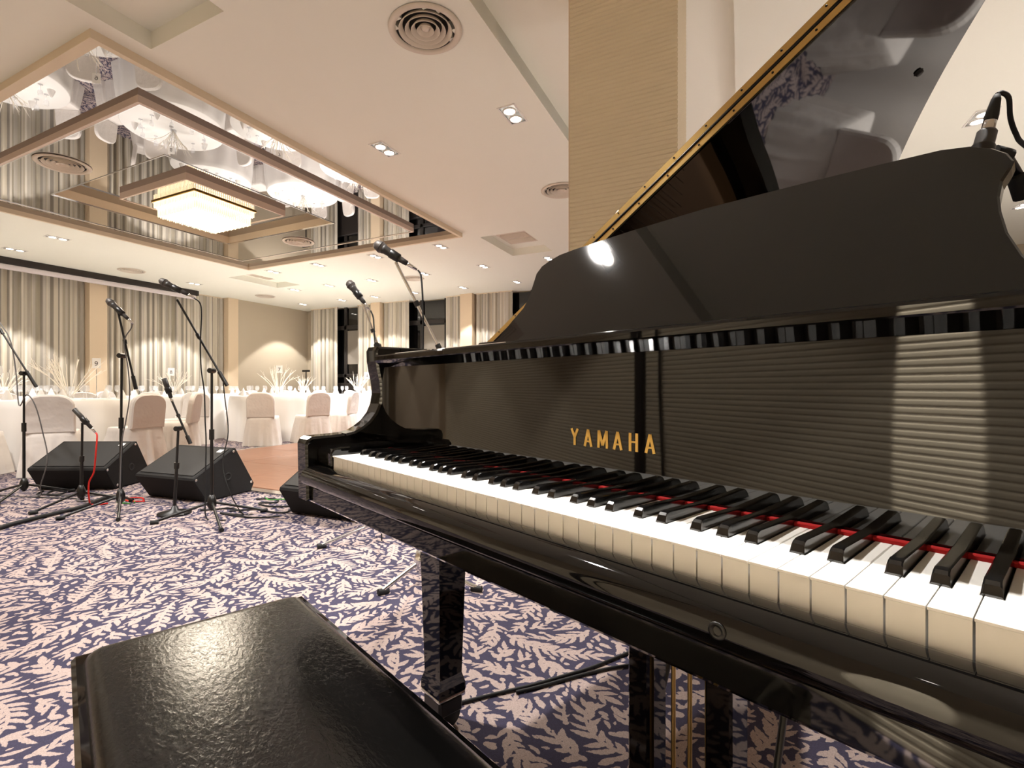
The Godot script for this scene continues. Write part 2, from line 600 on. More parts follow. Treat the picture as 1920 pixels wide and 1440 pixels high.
func mirror_ring(parent: Node, o: Rect2, i: Rect2, y: float, vents := []) -> void:
	for q in [Rect2(o.position, Vector2(o.size.x, i.position.y - o.position.y)), Rect2(Vector2(o.position.x, i.end.y), Vector2(o.size.x, o.end.y - i.end.y)),
			Rect2(Vector2(o.position.x, i.position.y), Vector2(i.position.x - o.position.x, i.size.y)), Rect2(Vector2(i.end.x, i.position.y), Vector2(o.end.x - i.end.x, i.size.y))]:
		var hs := []
		var xs := [q.position.x, q.end.x]
		var zs := [q.position.y, q.end.y]
		for v in vents:
			if not q.has_point(v): continue
			for h in [Vector2(0.19, 0.08), Vector2(0.145, 0.145), Vector2(0.08, 0.19)]:
				hs.append(Rect2(v - h, h * 2.0))
				xs.append_array([v.x - h.x, v.x + h.x]); zs.append_array([v.y - h.y, v.y + h.y])
		xs.sort(); zs.sort()
		var st := S()
		grid_slab(st, xs, zs, y, y + 0.01, func(p: Vector2) -> bool: return hs.any(func(h: Rect2) -> bool: return h.has_point(p)))
		part(parent, "mirror_pane", done(st), M.mirror)

func build_coffer() -> void:
	var t := thing("ceiling_coffer", "large stepped ceiling coffer lined with mirrors and beige frames", "coffer")
	t.set_meta("kind", "structure")
	var st := S()
	var outer := COFFER.grow(0.0)
	# edge trim hanging just below the ceiling
	ring(st, COFFER.grow(0.015), COFFER.grow_individual(-0.03, -0.03, -0.03, -0.055), CEIL - 0.058, CEIL + 0.012)
	part(t, "edge_trim", done(st), M.ceiling_trim)
	var f1 := Rect2(-7.85, -5.96, 3.67, 3.71)
	var r2 := Rect2(-7.1, -5.15, 2.18, 2.26)
	var f3 := Rect2(-6.66, -4.72, 1.29, 1.34)
	st = S()
	ring(st, COFFER.grow(0.03), COFFER, CEIL + 0.014, CEIL + 0.28)
	part(t, "fascia", done(st), M.ceiling_trim)
	mirror_ring(t, outer, f1, CEIL + 0.002)
	st = S()
	ring(st, f1, f1.grow(-0.025), CEIL - 0.055, CEIL + 0.012)
	part(t, "step_frame", done(st), M.frame_pink)
	st = S()
	ring(st, f1.grow(-0.025), f1.grow(-0.034), CEIL - 0.057, CEIL - 0.04)
	ring(st, r2.grow(0.009), r2, CEIL - 0.057, CEIL - 0.04)
	part(t, "bright_edge_strip", done(st), M.chrome)
	mirror_ring(t, f1.grow(-0.034), r2.grow(0.009), CEIL - 0.052, [Vector2(-6.02, -2.54), Vector2(-6.02, -5.54)])
	st = S()
	ring(st, r2.grow(0.03), r2, CEIL - 0.04, CEIL + 0.09)
	part(t, "inner_fascia", done(st), M.ceiling_trim)
	mirror_ring(t, r2, f3, CEIL + 0.06)
	st = S()
	ring(st, f3, f3.grow(-0.02), CEIL - 0.015, CEIL + 0.06)
	part(t, "step_frame", done(st), M.frame_pink)
	part(t, "mirror_pane", box_mesh(Vector3(f3.get_center().x, CEIL - 0.005, f3.get_center().y), Vector3(f3.size.x - 0.04, 0.01, f3.size.y - 0.04)), M.mirror)
	# chandelier
	var ch := thing("chandelier", "glowing square two-tier crystal chandelier inside the mirrored coffer", "chandelier", Vector3(-5.99, CEIL - 0.013, -4.02))
	part(ch, "ceiling_plate", box_mesh(Vector3(0, -0.006, 0), Vector3(0.84, 0.012, 0.84), 0.003), M.gold)
	var tiers := [[0.80, -0.012, -0.075], [0.74, -0.06, -0.185]]
	for q in tiers:
		st = S()
		var h: float = q[0] * 0.5
		var n := int(q[0] / 0.026)
		for k in n:
			var a: float = -h + (k + 0.5) * q[0] / n
			for sd in [[Vector3(a, 0, h)], [Vector3(a, 0, -h)], [Vector3(h, 0, a)], [Vector3(-h, 0, a)]]:
				var p: Vector3 = sd[0]
				var dip: float = [0.0, 0.008, 0.003][k % 3]
				cbox(st, Vector3(p.x, (q[1] + q[2] - dip) * 0.5, p.z), Vector3(0.015, q[1] - q[2] + dip, 0.015), 0.004)
		var pr := part(ch, "crystal_curtain", done(st), M.crystal)
		pr.set_meta("kind", "stuff")
		st = S()
		ring(st, Rect2(-h - 0.012, -h - 0.012, q[0] + 0.024, q[0] + 0.024), Rect2(-h + 0.012, -h + 0.012, q[0] - 0.024, q[0] - 0.024), q[1] - 0.004, q[1] + 0.004)
		part(ch, "tier_rail", done(st), M.crystal)
	st = S()
	ring(st, Rect2(-0.395, -0.395, 0.79, 0.79), Rect2(-0.36, -0.36, 0.72, 0.72), -0.070, -0.064)
	part(ch, "gap_glow_ledge", done(st), M.chandelier_glow)  # glowing ledge added to fill the dark gap between the tiers
	part(ch, "lamp_diffuser", box_mesh(Vector3(0, -0.165, 0), Vector3(0.70, 0.02, 0.70), 0.004), M.chandelier_glow)
	var al := AreaLight3D.new()
	al.name = "chandelier_light"
	al.area_size = Vector2(0.7, 0.7)
	al.light_energy = 1.6
	al.light_color = Color(1.0, 0.94, 0.85)
	al.area_range = 30.0
	al.shadow_enabled = true
	add_child(al)
	al.position = Vector3(-5.99, CEIL - 0.21, -4.02)
	al.rotation_degrees = Vector3(-90, 0, 0)

func diffuser_mesh(r: float) -> Array:
	var rings := []
	var st := S(true)
	lathe(st, [Vector2(r * 0.80, 0.02), Vector2(r * 0.81, -0.004), Vector2(r * 0.93, -0.014), Vector2(r, -0.003), Vector2(r, 0.0)], 40)
	rings.append(done(st))
	for k in 4:
		var rr: float = r * [0.70, 0.53, 0.37, 0.21][k]
		st = S(true)
		lathe(st, [Vector2(rr - 0.020, 0.045), Vector2(rr, -0.006), Vector2(rr + 0.004, -0.010), Vector2(rr + 0.006, -0.004), Vector2(rr - 0.012, 0.045)], 40)
		rings.append(done(st))
	st = S(true)
	lathe(st, [Vector2(0, -0.004), Vector2(r * 0.10, -0.002), Vector2(r * 0.12, 0.01)], 24)
	rings.append(done(st))
	return rings

func round_diffuser(at: Vector3, r: float, label: String, duct: float) -> void:
	var t := thing("air_diffuser", label, "air vent", at, 0.0, "round ceiling air vents")
	var ms := diffuser_mesh(r)
	var up := 0.03
	part(t, "duct", lathe_mesh([Vector2(r * 0.80, -0.002), Vector2(r * 0.80, duct), Vector2(0, duct)], 40), M.housing)
	part(t, "outer_ring", ms[0], M.vent, Transform3D(Basis(), Vector3(0, -0.004, 0)))
	for k in range(1, 5): part(t, "vane_ring", ms[k], M.vent, Transform3D(Basis.from_scale(Vector3(1, 0.55, 1)), Vector3(0, -0.023 + up * 0.5, 0)))
	part(t, "hub", ms[5], M.vent, Transform3D(Basis(), Vector3(0, -0.014 + up * 0.5, 0)))

func build_ceiling_fittings() -> void:
	# twin downlights
	var proto := thing("twin_downlight", "", "downlight", Vector3.ZERO, 0.0, "twin ceiling downlights")
	proto.set_meta("base_name", "twin_downlight")
	var st := S()
	ring(st, Rect2(-0.078, -0.15, 0.156, 0.30), Rect2(-0.066, -0.138, 0.132, 0.276), -0.006, 0.004)
	part(proto, "frame", done(st), M.white_paint)
	st = S()
	ring(st, Rect2(-0.066, -0.138, 0.132, 0.276), Rect2(-0.064, -0.136, 0.128, 0.272), 0.0, 0.09)
	cbox(st, Vector3(0, 0.094, 0), Vector3(0.132, 0.006, 0.276))
	part(proto, "housing", done(st), M.housing)
	for s in [-1, 1]:
		part(proto, "bezel", lathe_mesh([Vector2(0.044, -0.002), Vector2(0.046, -0.012), Vector2(0.056, -0.012), Vector2(0.058, -0.002)], 20), M.white_paint, Transform3D(Basis(), Vector3(0, 0, s * 0.066)))
		part(proto, "lamp", lathe_mesh([Vector2(0, -0.010), Vector2(0.030, -0.009), Vector2(0.044, -0.004)], 20), M.lamp, Transform3D(Basis(), Vector3(0, 0, s * 0.066)))
	var L := LAMPS
	for i in L.size():
		var d: Array = L[i]
		var lab: String = d[3]
		if lab == "":
			var ahead := 1
			for e in L:
				if absf(e[1] - d[1]) < 0.4 and e[0] < d[0] - 0.1: ahead += 1
			var row := "the unseen rear wall row"
			if d[1] < -9.0: row = "the row along the windows"
			elif d[1] < -7.7: row = "the second row from the windows"
			elif d[1] < -6.3: row = "the row just past the coffer"
			elif d[1] < -5.0: row = "the partly added row beyond the piano"
			elif d[1] < -3.4: row = "the row level with the chandelier"
			elif d[1] < -2.0: row = "the added row above the piano tail"
			lab = "twin downlight in %s, %s from the curtain wall" % [row, ["first", "second", "third", "fourth", "fifth", "sixth", "seventh", "eighth"][ahead - 1]]
		var o: Node3D
		if i == 0:
			o = proto
			o.position = Vector3(d[0], CEIL, d[1])
			o.set_meta("label", lab)
		else:
			o = copy_of(proto, Vector3(d[0], CEIL, d[1]), 0.0, lab)
		spot(Vector3(d[0], CEIL - 0.03, d[1]), 1.65 * d[2], Vector3.DOWN, 45.0)
	# narrow spot added unseen for the lit rear-wall patch that the fallboard mirrors
	var ww := thing("added_wall_spot", "small round lamp added unseen to light the ribbed rear wall", "downlight", Vector3(-0.55, CEIL + 0.11, 0.22))
	part(ww, "bezel", lathe_mesh([Vector2(0.03, 0.0), Vector2(0.03, -0.01), Vector2(0.045, -0.008), Vector2(0.047, 0.0)], 20), M.white_paint)
	part(ww, "lamp", lathe_mesh([Vector2(0, -0.006), Vector2(0.03, -0.002)], 16), M.lamp)
	var wl := spot(Vector3(-0.55, CEIL + 0.09, 0.22), 28.0, Vector3(0.0, -2.5, 0.39), 2.7)
	wl.spot_angle_attenuation = 0.03
	wl.light_size = 0.01
	# round diffusers
	for v in VENTS: round_diffuser(Vector3(v[0], CEIL, v[1]), 0.235, v[2], 0.40)
	round_diffuser(Vector3(-6.02, CEIL - 0.052, -2.54), 0.235, "round air vent on the mirror, side away from windows", 0.035)
	round_diffuser(Vector3(-6.02, CEIL - 0.052, -5.54), 0.235, "round air vent on the mirror, side towards windows", 0.035)
	# cassettes in recesses
	var labs := ["square grille in the ceiling recess next to mirrored coffer corner", "cream double grille in the ceiling recess near the column", "cream double grille in the ceiling recess near curtains"]
	for i in 3:
		var r: Rect2 = holes[i + 1]
		var t := thing("ceiling_grille", labs[i], "air vent", Vector3(r.get_center().x, CEIL + 0.12, r.get_center().y), 0.0, "grilles in ceiling recesses")
		part(t, "plate", box_mesh(Vector3(0, -0.006, 0), Vector3(0.52, 0.012, 0.62), 0.003), M.vent)
		for s in [-1, 1]:
			for k in 9:
				part(t, "slat", box_mesh(Vector3(0, -0.018, s * 0.135 + (k - 4) * 0.024), Vector3(0.42, 0.010, 0.010), 0.002), M.vent)
		part(t, "slot_frame", box_mesh(Vector3(0.272, -0.004, 0), Vector3(0.012, 0.008, 0.64), 0.002), M.vent)

# curtain hanging along x, from 0 to w, origin at its foot
func curtain_mesh(w: float, h: float, seed_: int, pitch := 0.16, amp := 0.045) -> ArrayMesh:
	var r := RandomNumberGenerator.new()
	r.seed = seed_
	var ph := r.randf() * TAU
	var n := int(w / 0.02)
	var st := S(true)
	var ys := [0.0, h * 0.33, h * 0.66, h]
	var uo := r.randf()
	var P := func(i: int, j: int, back: float) -> Vector3:
		var x := w * i / n
		var a := TAU * x / pitch + ph + 1.4 * sin(x * 3.1 + ph)
		var am: float = amp * (1.0 - 0.25 * ys[j] / h) * (0.75 + 0.25 * sin(x * 5.3 + ph * 2.0))
		return Vector3(x, ys[j], sin(a) * am + 0.3 * am * sin(2.0 * a + 0.7) - back)
	for back in [0.0, 0.006]:
		for i in n:
			for j in 3:
				var id := [[i, j], [i + 1, j], [i + 1, j + 1], [i, j], [i + 1, j + 1], [i, j + 1]]
				if back == 0.0: id = [id[0], id[2], id[1], id[3], id[5], id[4]]
				for e in id:
					st.set_uv(Vector2(uo + w * e[0] / n * 1.3, ys[e[1]]))
					st.add_vertex(P.call(e[0], e[1], back))
	return done(st)

func curtain(at: Vector3, turn: float, w: float, h: float, seed_: int, label: String, group: String) -> void:
	var t := thing("curtain", label, "curtain", at, turn, group)
	part(t, "curtain_cloth", curtain_mesh(w, h, seed_), M.curtain)
	part(t, "curtain_track", span(Vector3(0, h, -0.02), Vector3(w, h + 0.02, 0.01)), M.ceiling_trim)

# box wrapped in horizontally ribbed wall covering
func ribbed(x0: float, x1: float, z0: float, z1: float, y0: float, y1: float, pitch: float, depth: float) -> ArrayMesh:
	var st := S()
	var prof := []
	var n := int((y1 - y0) / pitch)
	for k in n:
		var y := y0 + k * (y1 - y0) / n
		prof.append(Vector2(0.0, y)); prof.append(Vector2(depth, y + pitch * 0.22)); prof.append(Vector2(depth, y + pitch * 0.70))
	prof.append(Vector2(0.0, y1))
	for i in prof.size() - 1:
		var a: Vector2 = prof[i]; var b: Vector2 = prof[i + 1]
		var A := [Vector3(x0 - a.x, a.y, z1 + a.x), Vector3(x1 + a.x, a.y, z1 + a.x), Vector3(x1 + a.x, a.y, z0 - a.x), Vector3(x0 - a.x, a.y, z0 - a.x)]
		var B := [Vector3(x0 - b.x, b.y, z1 + b.x), Vector3(x1 + b.x, b.y, z1 + b.x), Vector3(x1 + b.x, b.y, z0 - b.x), Vector3(x0 - b.x, b.y, z0 - b.x)]
		for k in 4:
			var k2 := (k + 1) % 4
			quad(st, A[k], A[k2], B[k2], B[k])
	return done(st)

func build_walls() -> void:
	var o: MeshInstance3D
	o = struct("wall_left", span(Vector3(-12.2, 0, -11.3), Vector3(-11.95, CEIL, 0.8)), M.wall); tag(o, "long wall behind the curtains", "wall")
	o = struct("wall_back", span(Vector3(-12.2, 0, -11.3), Vector3(6.2, CEIL + 0.12, -11.05)), M.wall); tag(o, "window wall at the far end", "wall")
	o = struct("wall_right", span(Vector3(6.0, 0, -11.3), Vector3(6.25, CEIL, 0.8)), M.wall); tag(o, "plain beige side wall beyond the piano", "wall")
	o = struct("wall_rear", ribbed(-7.0, 6.2, 0.60, 0.85, 0, CEIL, 0.0245, 0.004), M.rib); tag(o, "ribbed tan wall behind the piano player", "wall")
	o = struct("wall_rear_side", span(Vector3(-12.2, 0, 0.5), Vector3(-7.0, CEIL, 0.85)), M.pilaster); tag(o, "plain cream wall behind the piano player", "wall")
	o = struct("trim_3", span(Vector3(-2.05, 0, 0.57), Vector3(-1.975, CEIL, 0.60), 0.003), M.screen_dark); tag(o, "dark joint strip on the ribbed rear wall", "trim")
	cable("black cable hanging down the ribbed rear wall", [Vector3(-1.82, 2.4, 0.585), Vector3(-1.80, 1.6, 0.58), Vector3(-1.83, 1.0, 0.58), Vector3(-1.80, 0.4, 0.58), Vector3(-1.78, 0.02, 0.56)], 0.008, M.rubber)
	# plain section and pilasters of the left wall
	o = struct("wall_left_panel", span(Vector3(-11.96, 0, -11.06), Vector3(-11.62, CEIL, -8.69)), M.wall); tag(o, "plain beige wall section between pilaster and windows", "wall")
	var pz := [[-5.66, -5.34], [-8.69, -8.40], [-2.62, -2.30]]
	for i in 3:
		o = struct("pilaster_%d" % (i + 1), span(Vector3(-11.96, 0, pz[i][0]), Vector3(-11.6, CEIL, pz[i][1]), 0.004), M.pilaster)
		tag(o, "cream pilaster between curtains", "pilaster")
	# curtains on the left wall (turned so that they face +x)
	var lz := [[-8.39, 2.72, "striped taupe curtain between the two cream pilasters"], [-5.33, 2.70, "striped taupe curtain beside the pilaster, under the projector screen"], [-2.29, 2.6, "striped taupe curtain at the rear end of the long wall"]]
	for i in 3:
		var at := Vector3(-11.80, 0, lz[i][0] + lz[i][1])
		curtain(at, PI * 0.5, lz[i][1] , 3.18, 300 + i, lz[i][2], "curtains on the long wall")
	# projector screen case hanging from the ceiling
	var sc := thing("projector_screen", "retracted projector screen case with white bottom bar above curtains", "projector screen", Vector3(-11.50, CEIL, -5.0))
	part(sc, "case", box_mesh(Vector3(0, -0.06, 0), Vector3(0.16, 0.12, 4.96), 0.01), M.screen_dark)
	part(sc, "bottom_bar", box_mesh(Vector3(0.03, -0.165, 0), Vector3(0.05, 0.09, 4.90), 0.006), M.screen_white)
	part(sc, "mounting_bracket", box_mesh(Vector3(0, -0.055, -2.50), Vector3(0.10, 0.11, 0.05), 0.004), M.screen_dark)
	# window wall
	var wz := -11.04
	var wins := [[-10.16, -9.57], [-7.69, -6.66], [-4.74, -3.2]]
	for i in 3:
		var x0: float = wins[i][0]; var x1: float = wins[i][1]
		var w := thing("window_%d" % (i + 1), "dark night window with brown frame between curtains", "window", Vector3((x0 + x1) * 0.5, 0, wz))
		w.set_meta("kind", "structure")
		var W := x1 - x0 + 0.5
		part(w, "pane", box_mesh(Vector3(0, 1.62, 0.012), Vector3(W, 3.1, 0.02)), M.window_glass)
		part(w, "mullion", box_mesh(Vector3(-W * 0.18, 1.6, 0.04), Vector3(0.10, 3.2, 0.06), 0.006), M.window_frame)
		part(w, "mullion", box_mesh(Vector3(W * 0.30, 1.6, 0.04), Vector3(0.07, 3.2, 0.06), 0.006), M.window_frame)
		part(w, "transom", box_mesh(Vector3(0, 1.25, 0.045), Vector3(W, 0.09, 0.05), 0.006), M.window_frame)
		part(w, "transom", box_mesh(Vector3(0, 2.62, 0.045), Vector3(W, 0.12, 0.05), 0.006), M.window_frame)
		part(w, "sill", box_mesh(Vector3(0, 0.52, 0.06), Vector3(W, 1.04, 0.08), 0.006), M.window_frame)
		part(w, "roller_blind", box_mesh(Vector3(W * 0.06, 2.05, 0.03), Vector3(W * 0.42, 0.95, 0.012)), M.blind)
	for q in [[-8.92, -8.61], [-6.13, -5.80], [-2.9, -2.55]]:
		o = struct("pilaster_%d" % (4 + [-8.92, -6.13, -2.9].find(q[0])), span(Vector3(q[0], 0, -11.06), Vector3(q[1], CEIL + 0.1, -10.7), 0.004), M.pilaster)
		tag(o, "cream pilaster on the window wall", "pilaster")
	var cz := [[-11.25, 1.02, "taupe curtain in the corner beside the plain beige wall"], [-9.50, 0.56, "taupe curtain between dark window and first pilaster"], [-8.58, 0.84, "taupe curtain right after the first window wall pilaster"],
		[-6.62, 0.48, "taupe curtain just before the second window wall pilaster"], [-5.76, 0.98, "taupe curtain just after the second window wall pilaster"], [-2.5, 2.4, "wide taupe curtain hidden behind the piano column"], [0.3, 2.6, "wide taupe curtain beyond the piano desk"]]
	for i in cz.size():
		curtain(Vector3(cz[i][0], 0, -10.83), 0.0, cz[i][1], 3.18, 400 + i, cz[i][2], "curtains on the window wall")
	# column
	var col := thing("column", "tall square column in ribbed tan wall covering behind the piano", "column", Vector3.ZERO)
	col.set_meta("kind", "structure")
	part(col, "ribbed_covering", ribbed(-0.866, -0.295, -3.20, -2.765, 0, CEIL + 0.11, 0.0245, 0.0045), M.rib)
	part(col, "corner_bead", span(Vector3(-0.872, 0, -2.772), Vector3(-0.864, CEIL + 0.11, -2.760)), M.pilaster)

# ---------------------------------------------------------------- piano (local: x bass to treble, -z away from the player, origin under the lowest key's front)
func pd(u: float, y: float, d: float) -> Vector3: return Vector3(u, y, -d)
var SIDE := Transform3D(Basis(Vector3(0, 0, -1), Vector3(0, 1, 0), Vector3(1, 0, 0)), Vector3.ZERO)   # profile (depth, height) pushed along x
var PLAN := Transform3D(Basis(Vector3(1, 0, 0), Vector3(0, 0, -1), Vector3(0, 1, 0)), Vector3.ZERO)   # plan (x, depth) pushed up

func prof_mesh(pts: Array, u0: float, u1: float, bev := 0.0) -> ArrayMesh:
	var st := S()
	extrude(st, PackedVector2Array(pts), u0, u1, SIDE, bev)
	return done(st)

func build_piano() -> void:
	var P := thing("grand_piano", "glossy black concert grand piano with open lid and white keys", "piano", Vector3(-0.798, 0, -0.833), deg_to_rad(-22.686))
	var lac: Material = M.lacquer
	# outline of the case
	var bent := [Vector2(1.345, 0.46), Vector2(1.31, 0.575), Vector2(1.21, 0.70), Vector2(1.10, 0.85), Vector2(0.995, 1.01), Vector2(0.885, 1.215), Vector2(0.80, 1.42), Vector2(0.73, 1.64), Vector2(0.645, 1.85), Vector2(0.51, 2.01), Vector2(0.32, 2.085), Vector2(0.10, 2.05), Vector2(-0.06, 1.97), Vector2(-0.125, 1.86)]
	var side := PackedVector2Array([Vector2(-0.13, 0.16), Vector2(1.355, 0.16), Vector2(1.355, 0.38)])
	side.append_array(curve2(bent, 5))
	var inner := inset(side, 0.055)
	var st := S()
	# rim: outer and inner skins and top
	var n := side.size()
	for i in range(1, n):
		var j := (i + 1) % n
		if i == 0: continue
		var y0 := 0.66; var y1 := 1.02
		quad(st, pd(side[i].x, y0, side[i].y), pd(side[j].x, y0, side[j].y), pd(side[j].x, y1, side[j].y), pd(side[i].x, y1, side[i].y))
		quad(st, pd(inner[j].x, y0, inner[j].y), pd(inner[i].x, y0, inner[i].y), pd(inner[i].x, y1, inner[i].y), pd(inner[j].x, y1, inner[j].y))
		quad(st, pd(side[i].x, y1, side[i].y), pd(side[j].x, y1, side[j].y), pd(inner[j].x, y1, inner[j].y), pd(inner[i].x, y1, inner[i].y))
		quad(st, pd(side[j].x, y0, side[j].y), pd(side[i].x, y0, side[i].y), pd(inner[i].x, y0, inner[i].y), pd(inner[j].x, y0, inner[j].y))
	part(P, "rim", done(st), lac)
	st = S()
	extrude(st, inset(side, 0.05), 0.70, 0.72, PLAN)
	part(P, "soundboard", done(st), M.wood)
	var pl := PackedVector2Array()
	for p in inset(side, 0.075):
		if p.y > 0.4: pl.append(p)
	pl.append(Vector2(-0.05, 0.46)); pl.append(Vector2(1.28, 0.46))
	pl = Geometry2D.convex_hull(pl) if pl.size() < 4 else pl
	st = S()
	extrude(st, inset(side, 0.08), 0.86, 0.88, PLAN)
	part(P, "iron_plate", done(st), M.plate)
	st = S(true)
	for k in 40:
		var u := 0.02 + k * 0.03
		tube(st, [pd(u, 0.90, 0.62), pd(u - 0.25 * (1.0 - u), 0.90, 0.62 + 0.95 * (1.25 - u) + 0.12)], 0.0012, 4)
	var stg := part(P, "strings", done(st), M.chrome)
	stg.set_meta("kind", "stuff")
	part(P, "damper_rail", box_mesh(pd(0.6, 0.93, 0.66), Vector3(1.2, 0.05, 0.03), 0.004), M.felt_dark)
	part(P, "inner_front_rail", box_mesh(pd(0.612, 0.94, 0.42), Vector3(1.34, 0.10, 0.30), 0.006), lac)
	# key bed and slip
	part(P, "key_bed", prof_mesh([Vector2(-0.018, KEY - 0.072), Vector2(-0.022, KEY - 0.078), Vector2(-0.022, KEY - 0.108), Vector2(-0.012, KEY - 0.116), Vector2(0.50, KEY - 0.116), Vector2(0.50, KEY - 0.05), Vector2(0.01, KEY - 0.05)], -0.128, 1.353), lac)
	var slip := [Vector2(-0.001, KEY - 0.042), Vector2(-0.0025, KEY - 0.030), Vector2(-0.006, KEY - 0.0268), Vector2(-0.012, KEY - 0.0262), Vector2(-0.022, KEY - 0.0275), Vector2(-0.033, KEY - 0.031), Vector2(-0.041, KEY - 0.037), Vector2(-0.0455, KEY - 0.045), Vector2(-0.0465, KEY - 0.054), Vector2(-0.045, KEY - 0.062), Vector2(-0.040, KEY - 0.068), Vector2(-0.030, KEY - 0.0715), Vector2(0.0, KEY - 0.0715)]
	st = S(true)
	var sl := PackedVector2Array(slip)
	for i in sl.size() - 1:
		quad(st, pd(-0.072, sl[i].y, sl[i].x), pd(-0.072, sl[i + 1].y, sl[i + 1].x), pd(1.297, sl[i + 1].y, sl[i + 1].x), pd(1.297, sl[i].y, sl[i].x))
	st.set_smooth_group(-1)
	extrude(st, sl, -0.0722, -0.0718, SIDE)
	var ks := part(P, "key_slip", done(st), lac)
	part(ks, "lock", lathe_mesh([Vector2(0.0075, 0.0), Vector2(0.007, 0.0012), Vector2(0.004, 0.0012), Vector2(0.0035, -0.001), Vector2(0, -0.001)], 18), M.stand, Transform3D(Basis(Vector3.RIGHT, PI * 0.5), pd(0.865, KEY - 0.050, -0.0464)))
	# arms
	var armp := [Vector2(-0.030, 0.66), Vector2(-0.033, 0.79), Vector2(-0.028, 0.800), Vector2(-0.018, 0.8055), Vector2(0.03, 0.807), Vector2(0.066, 0.8085), Vector2(0.088, 0.8125), Vector2(0.108, 0.822), Vector2(0.128, 0.836), Vector2(0.145, 0.856), Vector2(0.155, 0.878), Vector2(0.1595, 0.905), Vector2(0.156, 0.935), Vector2(0.150, 0.960), Vector2(0.1455, 0.985), Vector2(0.1445, 1.012), Vector2(0.150, 1.0225), Vector2(0.30, 1.0235), Vector2(0.30, 0.66)]
	part(P, "arm", prof_mesh(armp, -0.133, -0.076, 0.005), lac)
	part(P, "arm", prof_mesh(armp, 1.300, 1.357, 0.005), lac)
	for q in [[-0.0745, -0.002], [1.2275, 1.2985]]:
		part(P, "key_block", prof_mesh([Vector2(-0.004, KEY - 0.03), Vector2(-0.006, KEY + 0.004), Vector2(0.002, KEY + 0.014), Vector2(0.02, KEY + 0.0175), Vector2(0.10, KEY + 0.0175), Vector2(0.155, KEY + 0.0175), Vector2(0.155, KEY - 0.03)], q[0], q[1], 0.003), lac)
	# fallboard and music shelf lip
	part(P, "fallboard", prof_mesh([Vector2(0.160, KEY - 0.02), Vector2(0.160, 0.9695), Vector2(0.185, 0.9695), Vector2(0.185, KEY - 0.02)], -0.074, 1.298), lac)
	part(P, "shelf_lip", prof_mesh([Vector2(0.1605, 0.9695), Vector2(0.1405, 0.985), Vector2(0.1395, 0.987), Vector2(0.1395, 0.996), Vector2(0.141, 0.999), Vector2(0.150, 1.0015), Vector2(0.30, 1.006), Vector2(0.46, 1.006), Vector2(0.46, 0.985), Vector2(0.19, 0.9695)], -0.0755, 1.2995), lac)
	part(P, "felt_strip", box_mesh(pd(0.613, KEY + 0.002, 0.1545), Vector3(1.226, 0.005, 0.008), 0.001), M.felt_red)
	lettering(P.get_node("fallboard"))
	build_keys(P)
	# music desk
	var dk := [Vector2(0.300, 0.0), Vector2(0.312, 0.012), Vector2(0.330, 0.045), Vector2(0.346, 0.070), Vector2(0.3485, 0.092), Vector2(0.343, 0.120), Vector2(0.338, 0.146), Vector2(0.345, 0.162), Vector2(0.362, 0.172), Vector2(0.385, 0.180), Vector2(0.42, 0.184), Vector2(0.55, 0.192), Vector2(0.676, 0.196), Vector2(0.80, 0.193), Vector2(0.90, 0.189), Vector2(0.955, 0.186), Vector2(0.980, 0.180), Vector2(0.998, 0.169), Vector2(1.009, 0.158), Vector2(1.0145, 0.146), Vector2(1.0125, 0.138), Vector2(1.007, 0.124), Vector2(1.0055, 0.106), Vector2(1.0075, 0.088), Vector2(1.013, 0.063), Vector2(1.024, 0.036), Vector2(1.045, 0.0)]
	var lean := atan(0.6)
	st = S()
	var dkp := PackedVector2Array()
	for p in dk: dkp.append(Vector2(p.x, p.y / cos(lean)))
	extrude(st, dkp, -0.016, 0.0, Transform3D.IDENTITY, 0.002)
	part(P, "music_desk", done(st), lac, Transform3D(Basis(Vector3.RIGHT, -lean), pd(0, 1.007, 0.2)))
	part(P, "desk_shelf", box_mesh(pd(0.67, 1.0095, 0.33), Vector3(0.85, 0.007, 0.24), 0.002), lac)
	# lid: hinged on the bass side, front flap folded back over it
	var lo := PackedVector2Array([Vector2(0.0, 0.56), Vector2(1.452, 0.56)])
	for p in curve2(bent, 5):
		if p.y > 0.575: lo.append(Vector2(p.x + 0.133, p.y + 0.012))
	lo.append(Vector2(0.0, 1.84))
	st = S()
	extrude(st, lo, 0.0, 0.021, PLAN, 0.002)
	var lid := part(P, "lid", done(st), lac, Transform3D(Basis(Vector3.BACK, deg_to_rad(30.2)), pd(-0.120, 1.0235, 0)))
	part(lid, "folded_front_flap", box_mesh(Vector3(0.62, 0.0335, -0.56 - 0.150), Vector3(1.24, 0.021, 0.296), 0.003), lac)
	part(lid, "hinge_leaf", box_mesh(Vector3(0.72, 0.0115, -0.5592), Vector3(1.435, 0.0125, 0.002)), M.brass)
	part(lid, "hinge_leaf", box_mesh(Vector3(0.62, 0.0320, -0.5592), Vector3(1.235, 0.0135, 0.002)), M.brass)
	part(lid, "hinge_pin", tube_mesh([Vector3(0.002, 0.0216, -0.559), Vector3(1.44, 0.0216, -0.559)], 0.0028, 8), M.dark_metal)
	var scr := lathe_mesh([Vector2(0, 0.0012), Vector2(0.002, 0.001), Vector2(0.0022, 0)], 8)
	for k in 15:
		for yy in [0.012, 0.0335]:
			part(lid, "screw", scr, M.dark_metal, Transform3D(Basis(Vector3.RIGHT, PI * 0.5), Vector3(0.04 + k * 0.082 + (0.03 if yy > 0.02 else 0.0), yy, -0.558)))
	part(lid, "prop_cup", lathe_mesh([Vector2(0, -0.004), Vector2(0.007, -0.004), Vector2(0.0075, 0.0), Vector2(0.009, 0.001)], 16), M.rubber, Transform3D(Basis(), Vector3(1.11, -0.001, -0.92)))
